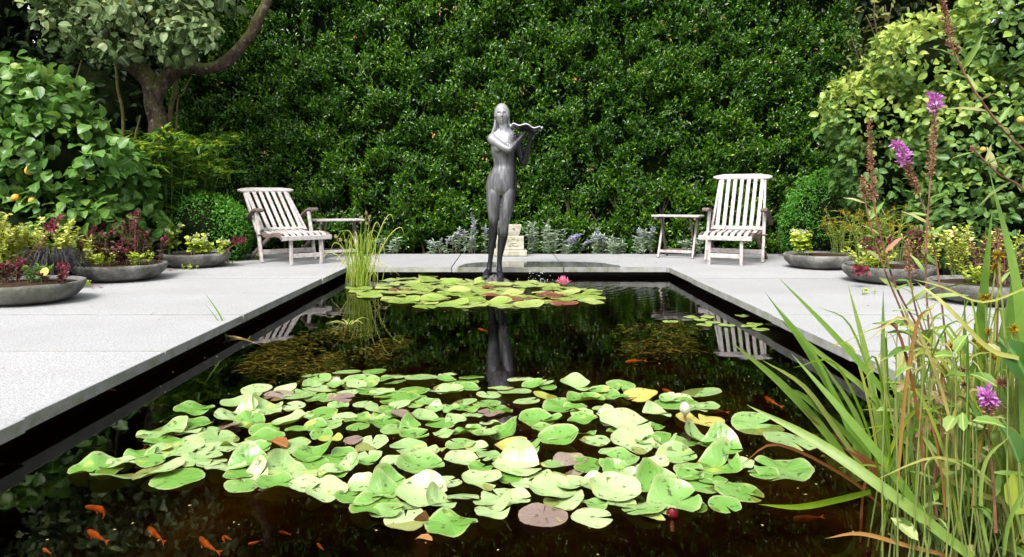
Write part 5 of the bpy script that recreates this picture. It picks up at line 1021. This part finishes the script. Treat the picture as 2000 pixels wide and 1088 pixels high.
def iris(label, blades, cx):
    root = empty('iris_plant', cx); tag(root, label, 'iris', 'iris clumps in the mound')
    for pts, w_, m, ti in blades:
        q = [AT(x, y, Y) for x, y, Y in pts]; kid(blade_mesh('leaf', [(q, w_ * .76, ti)], M[m]), root)
iris('iris clump with long blades arching over the pond towards the near raft', [
    ([(1672, 925, 1.98), (1600, 830, 1.95), (1520, 745, 1.92), (1428, 668, 1.88)], .030, 'iris', .35), ([(1850, 930, 1.9), (1730, 770, 1.95), (1625, 650, 2.0), (1519, 541, 2.05)], .024, 'iris', .2),
    ([(1715, 940, 2.02), (1660, 830, 2.04), (1580, 690, 2.07), (1493, 569, 2.1)], .028, 'iris', .15), ([(1800, 890, 2.1), (1700, 770, 2.1), (1600, 690, 2.1), (1518, 620, 2.1)], .022, 'iris', .55),
    ([(1732, 940, 2.1), (1715, 830, 2.1), (1690, 690, 2.12), (1655, 552, 2.15)], .030, 'iris', .55), ([(1726, 900, 2.2), (1726, 800, 2.2), (1724, 690, 2.2), (1725, 562, 2.2)], .026, 'iris', .5),
    ([(1900, 1090, 1.55), (1740, 965, 1.62), (1590, 860, 1.72), (1457, 790, 1.8)], .034, 'iris', .5), ([(1700, 935, 2.0), (1640, 850, 1.96), (1570, 755, 1.9), (1486, 702, 1.85)], .018, 'iris', .75),
    ([(1860, 890, 2.0), (1815, 760, 2.0), (1790, 670, 2.0), (1757, 582, 2.0)], .020, 'iris', .85), ([(1850, 925, 1.85), (1800, 850, 1.86), (1765, 790, 1.88), (1728, 728, 1.9)], .040, 'iris', .3),
    ([(1840, 1060, 1.6), (1740, 920, 1.65), (1650, 810, 1.7), (1545, 690, 1.78)], .028, 'iris', .3), ([(1690, 930, 2.0), (1640, 800, 2.02), (1590, 690, 2.04), (1520, 600, 2.06)], .014, 'iris', .2),
    ([(1730, 940, 2.05), (1655, 850, 2.0), (1570, 775, 1.9), (1530, 760, 1.85)], .022, 'iris', .25), ([(1700, 925, 2.1), (1690, 860, 2.1), (1660, 790, 2.1), (1600, 700, 2.1)], .022, 'iris', .4),
    ([(1735, 1000, 1.95), (1650, 930, 1.9), (1520, 868, 1.8), (1450, 905, 1.75)], .010, 'drybrown', .3), ([(1870, 1090, 1.6), (1770, 1065, 1.6), (1680, 1042, 1.6), (1610, 1052, 1.6)], .012, 'drybrown', .8),
    ([(1680, 1060, 1.9), (1682, 1000, 1.9), (1690, 940, 1.9), (1716, 900, 1.9)], .010, 'drybrown', .25), ([(1780, 930, 2.05), (1700, 900, 2.0), (1600, 830, 1.95), (1560, 790, 1.9)], .008, 'drybrown', .4),
    ([(1740, 980, 1.9), (1720, 940, 1.9), (1700, 910, 1.9), (1640, 870, 1.9)], .024, 'drybrown', .1), ([(1700, 960, 1.9), (1640, 975, 1.85), (1560, 990, 1.8), (1480, 985, 1.78)], .020, 'sedge', .1)], (1.05, 1.98, WZ))
iris('iris clump with broad upright blades beside the coping', [
    ([(1905, 960, 1.75), (1905, 800, 1.78), (1915, 620, 1.82), (1938, 408, 1.85)], .045, 'iris', .12), ([(1955, 960, 1.7), (1960, 800, 1.72), (1972, 640, 1.75), (1985, 470, 1.78)], .042, 'iris', .05),
    ([(1880, 940, 2.0), (1882, 800, 2.0), (1883, 690, 2.0), (1884, 578, 2.0)], .024, 'iris', .2), ([(2010, 1000, 1.5), (2000, 800, 1.55), (1985, 560, 1.6), (1932, 335, 1.7)], .036, 'iris', .25),
    ([(1990, 930, 1.8), (2000, 750, 1.8), (2010, 600, 1.8), (2030, 480, 1.8)], .035, 'iris', .15), ([(1930, 950, 1.9), (1935, 820, 1.9), (1945, 700, 1.9), (1975, 560, 1.9)], .030, 'iris', .3),
    ([(1960, 980, 1.6), (1900, 960, 1.6), (1850, 930, 1.6), (1800, 850, 1.6)], .016, 'iris', .9), ([(2010, 560, 1.5), (1920, 590, 1.5), (1840, 560, 1.5), (1780, 545, 1.5)], .006, 'sedge', .75),
    ([(1990, 700, 1.5), (1930, 680, 1.5), (1850, 600, 1.5), (1790, 550, 1.55)], .014, 'iris', .95), ([(1890, 940, 1.8), (1830, 700, 1.8), (1840, 720, 1.8), (1900, 600, 1.8)], .008, 'straw', .5),
    ([(1850, 990, 1.6), (1850, 850, 1.6), (1900, 760, 1.6), (1990, 815, 1.6)], .009, 'straw', .3), ([(1890, 930, 1.7), (1893, 830, 1.7), (1898, 760, 1.7), (1906, 715, 1.7)], .012, 'straw', .6),
    ([(1930, 1080, 1.5), (1915, 990, 1.5), (1925, 900, 1.5), (1975, 850, 1.5)], .012, 'iris', .6), ([(1960, 1085, 1.45), (1970, 1020, 1.45), (2000, 960, 1.45), (2040, 940, 1.45)], .012, 'iris', .4)], (1.20, 1.78, WZ))

def loosestrife(label, pts, Y, spike, m_f, leaf_n, fl_top=None, r0=.0036):
    """pts: stem as photo pixels from foot to tip; spike = share of the stem that carries seed capsules, fl_top = share in flower"""
    q = [AT(x, y, Y) for x, y in pts]; root = empty('loosestrife', q[0]); tag(root, label, 'flower', 'loosestrife stems in the mound'); c = [Vector(p) for p in spline(q, 8)]; k = len(c)
    stem = kid(MB().tube(c, [r0 * (1 - .6 * i / k) for i in range(k)], 6).build('stem', M['redstem']), root)
    def pt(t): x = t * (k - 1); i = min(int(x), k - 2); return c[i].lerp(c[i + 1], x - i), (c[i + 1] - c[i]).normalized()
    for i in range(leaf_n):
        t = .22 + (spike - .24) * i / max(1, leaf_n - 1); p, d = pt(t); a = i * 2.4; o = d.orthogonal().normalized(); o = Matrix.Rotation(a, 3, d) @ o; dd = (o + Vector((0, 0, random.uniform(-.2, .7))) + d * .3).normalized(); L = random.uniform(.055, .11) * (1.1 - .4 * t); n_ = Vector((random.gauss(0, .3), -.5, .8))
        V = []; s = dd.cross(n_).normalized(); n_ = s.cross(dd)
        for f, w_, z in ((0, .012, 0), (.25, .085, .0), (.6, .075, -.02), (1, .004, -.14)): V += [p + dd * L * f - s * L * w_ + n_ * L * (z + .03), p + dd * L * f + n_ * L * z, p + dd * L * f + s * L * w_ + n_ * L * (z + .03)]
        ob = kid(MB().add(V, [f_ for h in range(3) for f_ in ((h * 3, h * 3 + 1, h * 3 + 4, h * 3 + 3), (h * 3 + 1, h * 3 + 2, h * 3 + 5, h * 3 + 4))]).build('leaf', M['loose'], smooth=True), root); ob.parent = stem; ob.matrix_parent_inverse = Matrix(); ob['tint'] = random.choice((.2, .35, .5, .6, .75, .95 if random.random() < .4 else .3))
    P, D = [], []; n = int(190 * (1 - spike) * len(pts))
    for i in range(n):
        t = spike + ((fl_top or 1.0) - spike) * (i / n); p, d = pt(min(t, 1)); dd = Vector((random.gauss(0, 1), random.gauss(0, 1), random.gauss(.4, .6))).normalized(); rr = .010 * (1.15 - .5 * (t - spike) / max(.01, 1 - spike)) * (.6 + .4 * abs(math.sin(t * 95))); P.append(p + dd * rr * random.random()); D.append(dd)
    P = np.array(P); D = np.array(D); n = len(P); tag(kid(link('seed_spike', leaf_mesh('seed_spike', P, D, rdir(n), rng.uniform(.005, .010, n), rng.uniform(.003, .006, n), rng.random(n)), M['rustseed']), root), kind='stuff')
    if m_f:
        P, D = [], []; n = 150
        for i in range(n):
            t = fl_top + (1 - fl_top) * i / n; p, d = pt(min(t, 1)); dd = Vector((random.gauss(0, 1), random.gauss(0, 1), random.gauss(.2, .6))).normalized(); P.append(p + dd * .014 * random.random()); D.append(dd)
        P, D = np.array(P), np.array(D); tag(kid(link('blossom', leaf_mesh('blossom', P, D, rdir(n), rng.uniform(.009, .018, n), rng.uniform(.005, .009, n), rng.random(n)), M['purple']), root), kind='stuff')
PU = M['purple']
loosestrife('loosestrife stem ending in a brown dried seed spike', [(1862, 900), (1815, 690), (1750, 560), (1715, 440), (1702, 340), (1698, 232)], 2.0, .70, None, 9)
loosestrife('tall loosestrife with a magenta tuft on top of a brown seed spike', [(1835, 930), (1818, 700), (1808, 520), (1815, 380), (1822, 280), (1828, 186)], 2.0, .66, PU, 9, .94)
loosestrife('loosestrife with a long slanting magenta spike', [(1860, 900), (1850, 700), (1830, 520), (1812, 430), (1780, 345), (1753, 278)], 2.05, .72, PU, 9, .87)
loosestrife('loosestrife stem with a small side seed spike, lower than the others', [(1830, 900), (1790, 690), (1725, 520), (1695, 420), (1685, 348)], 2.0, .84, None, 7)
loosestrife('long loosestrife stem slanting out from the coping above all others', [(2120, 420), (2040, 330), (1975, 270), (1905, 180), (1862, 95), (1838, -10)], 1.55, .78, None, 12)
loosestrife('loosestrife stem branching low with a rusty bud beside the broad iris', [(2080, 480), (2000, 372), (1950, 340), (1900, 290)], 1.6, .97, None, 7)
loosestrife('short loosestrife with a small magenta flower among the ochre bur heads', [(1945, 1040), (1940, 940), (1932, 860), (1930, 770)], 1.55, .85, PU, 8, .94)
loosestrife('upright loosestrife stem with a rusty seed head behind the broad iris', [(1935, 880), (1945, 700), (1950, 560), (1948, 448)], 1.9, .88, None, 8)
loosestrife('loosestrife stem with reddish leaves in front of the pale coping', [(1880, 900), (1850, 760), (1800, 640), (1780, 560), (1772, 470)], 1.9, .80, None, 10)
loosestrife('young leafy loosestrife low in the iris clump', [(1800, 960), (1790, 880), (1775, 800), (1770, 760)], 1.8, .97, None, 8)
loosestrife('young leafy loosestrife low at the mound edge', [(1830, 1010), (1825, 930), (1840, 850), (1835, 790)], 1.7, .97, None, 9)
# thin leaning reed blades that tangle between the irises
rt = empty('tangled_reed', (1.15, 1.95, WZ)); tag(rt, 'tangle of narrow reed blades and dry stalks between the iris clumps', 'reed')
rr = random.Random(3)
for i in range(92):
    bx = rr.uniform(1720, 1995); by = rr.uniform(900, 1060); Y = rr.uniform(1.55, 2.15); hgt = rr.uniform(120, 400); lean = max(-150, min(150, rr.gauss(-15, 80))); m = rr.choice(('iris', 'iris', 'iris', 'iris', 'sedge', 'sedge', 'sedge', 'straw', 'drybrown'))
    kid(blade_mesh('blade', [([AT(bx, by, Y), AT(bx + lean * .25, by - hgt * .5, Y), AT(bx + lean * .7, by - hgt * .9, Y - .02), AT(bx + lean * 1.25, by - hgt * rr.uniform(.75, 1.0), Y - .04)], rr.uniform(.003, .009), rr.random())], M[m]), rt)
for i in range(110):
    bx = rr.uniform(1730, 2000); by = rr.uniform(620, 1075); Y = rr.uniform(1.5, 2.0); q = AT(bx, by, Y); L = rr.uniform(.03, .07)
    ob = kid(link('leaf', leaf_template_mesh('leaf', T_BROAD, L, L * .45), M['loose']), rt); ob.location = q; kid(MB().tube([Vector((q.x + rr.uniform(-.05, .05), q.y + rr.uniform(-.03, .03), WZ - .05)), Vector((q.x + rr.uniform(-.02, .02), q.y, (q.z + WZ) / 2)), q], [.0022, .0018, .0012], 5).build('stalk', M['greenstem']), rt); ob.rotation_euler = (rr.uniform(-.4, 1.2), rr.uniform(-.6, .6), rr.uniform(0, 6.28)); ob['tint'] = rr.random() * .9
# bur-headed sedge
def bur(label, base, heads, Y):
    root = empty('bur_sedge', AT(*base, Y)); tag(root, label, 'sedge', 'bur-headed sedges in the mound'); b = AT(*base, Y)
    for px, py, sz, rusty in heads:
        t = AT(px, py, Y + random.uniform(-.05, .05)); kid(MB().tube([Vector(p) for p in spline([b, b.lerp(t, .6) + Vector((random.uniform(-.02, .02), 0, .02)), t], 5)], .0022, 5).build('stalk', M['greenstem']), root); k = 80
        h = kid(link('bur_head', leaf_mesh('bur_head', np.repeat(np.array([t]), k, 0), rdir(k), rdir(k), rng.uniform(.7, 1.15, k) * sz / FPX * Y, np.full(k, .0045), rng.random(k), T_THIN), M['rustseed'] if rusty else M['ochre']), root); tag(h, kind='stuff')
    sp = []
    for i in range(26):
        a = random.uniform(-.9, .9); h = random.uniform(.2, .55); d = Vector((a, random.uniform(-.3, .3), 0)); sp.append(([b, b + d * .08 + Vector((0, 0, h * .6)), b + d * .25 + Vector((0, 0, h)), b + d * .45 + Vector((0, 0, h * .85))], random.uniform(.004, .010), random.uniform(.1, .8)))
    tag(kid(blade_mesh('blades', sp, M['sedge']), root), kind='stuff')
bur('bur-headed sedge with ochre spiky heads over the broad iris blades', (1930, 1010), [(1858, 678, 12, 0), (1922, 676, 15, 0), (1938, 692, 15, 0), (1902, 668, 8, 0), (1932, 648, 10, 0), (1880, 723, 12, 1), (1925, 583, 15, 0), (1945, 520, 12, 0)], 1.75)
bur('bur-headed sedge with rusty spiky heads in front of the coping', (1985, 1050), [(1958, 748, 15, 1), (1975, 695, 14, 1), (1990, 727, 15, 1), (1980, 643, 12, 0), (1992, 640, 12, 0), (1884, 752, 9, 1), (1995, 790, 10, 1), (1950, 500, 14, 0)], 1.6)
# broad rounded leaves at the outer edge
r_ = empty('broad_marginal_plant', AT(2000, 1040, 1.5)); tag(r_, 'marginal plant with big rounded leaves, one yellowing with a red edge', 'plant')
for (px, py, L, w_, rot, ti) in ((1990, 880, .09, .06, (1.2, .1, .5), .3), (1985, 980, .10, .07, (1.3, .3, -.5), .9), (2010, 720, .10, .07, (1.4, -.4, .2), .2)):
    o = link('leaf', leaf_template_mesh('leaf', T_BROAD, L, w_), M['bushleaf']); o.location = AT(px, py + 25, 1.5) - r_.location; o.rotation_euler = rot; o.parent = r_; o['tint'] = ti
    kid(MB().tube([AT(2000, 1060, 1.5), AT(px, py + 25, 1.5)], .003, 5).build('stalk', M['greenstem']), r_)
grass_clump('marsh_grass', 'thin tangled grass growing out of the mound foot', 'grass', (mc.x + .10, mc.y - .05, WZ - .02), 110, .40, .0045, .26, M['sedge'], droop=.5, tr=(.1, 1))
grass_clump('marsh_grass', 'fine grass tuft between the iris clumps and the coping', 'grass', (mc.x - .10, mc.y + .22, WZ - .02), 60, .34, .004, .18, M['sedge'], droop=.4, tr=(.1, 1))
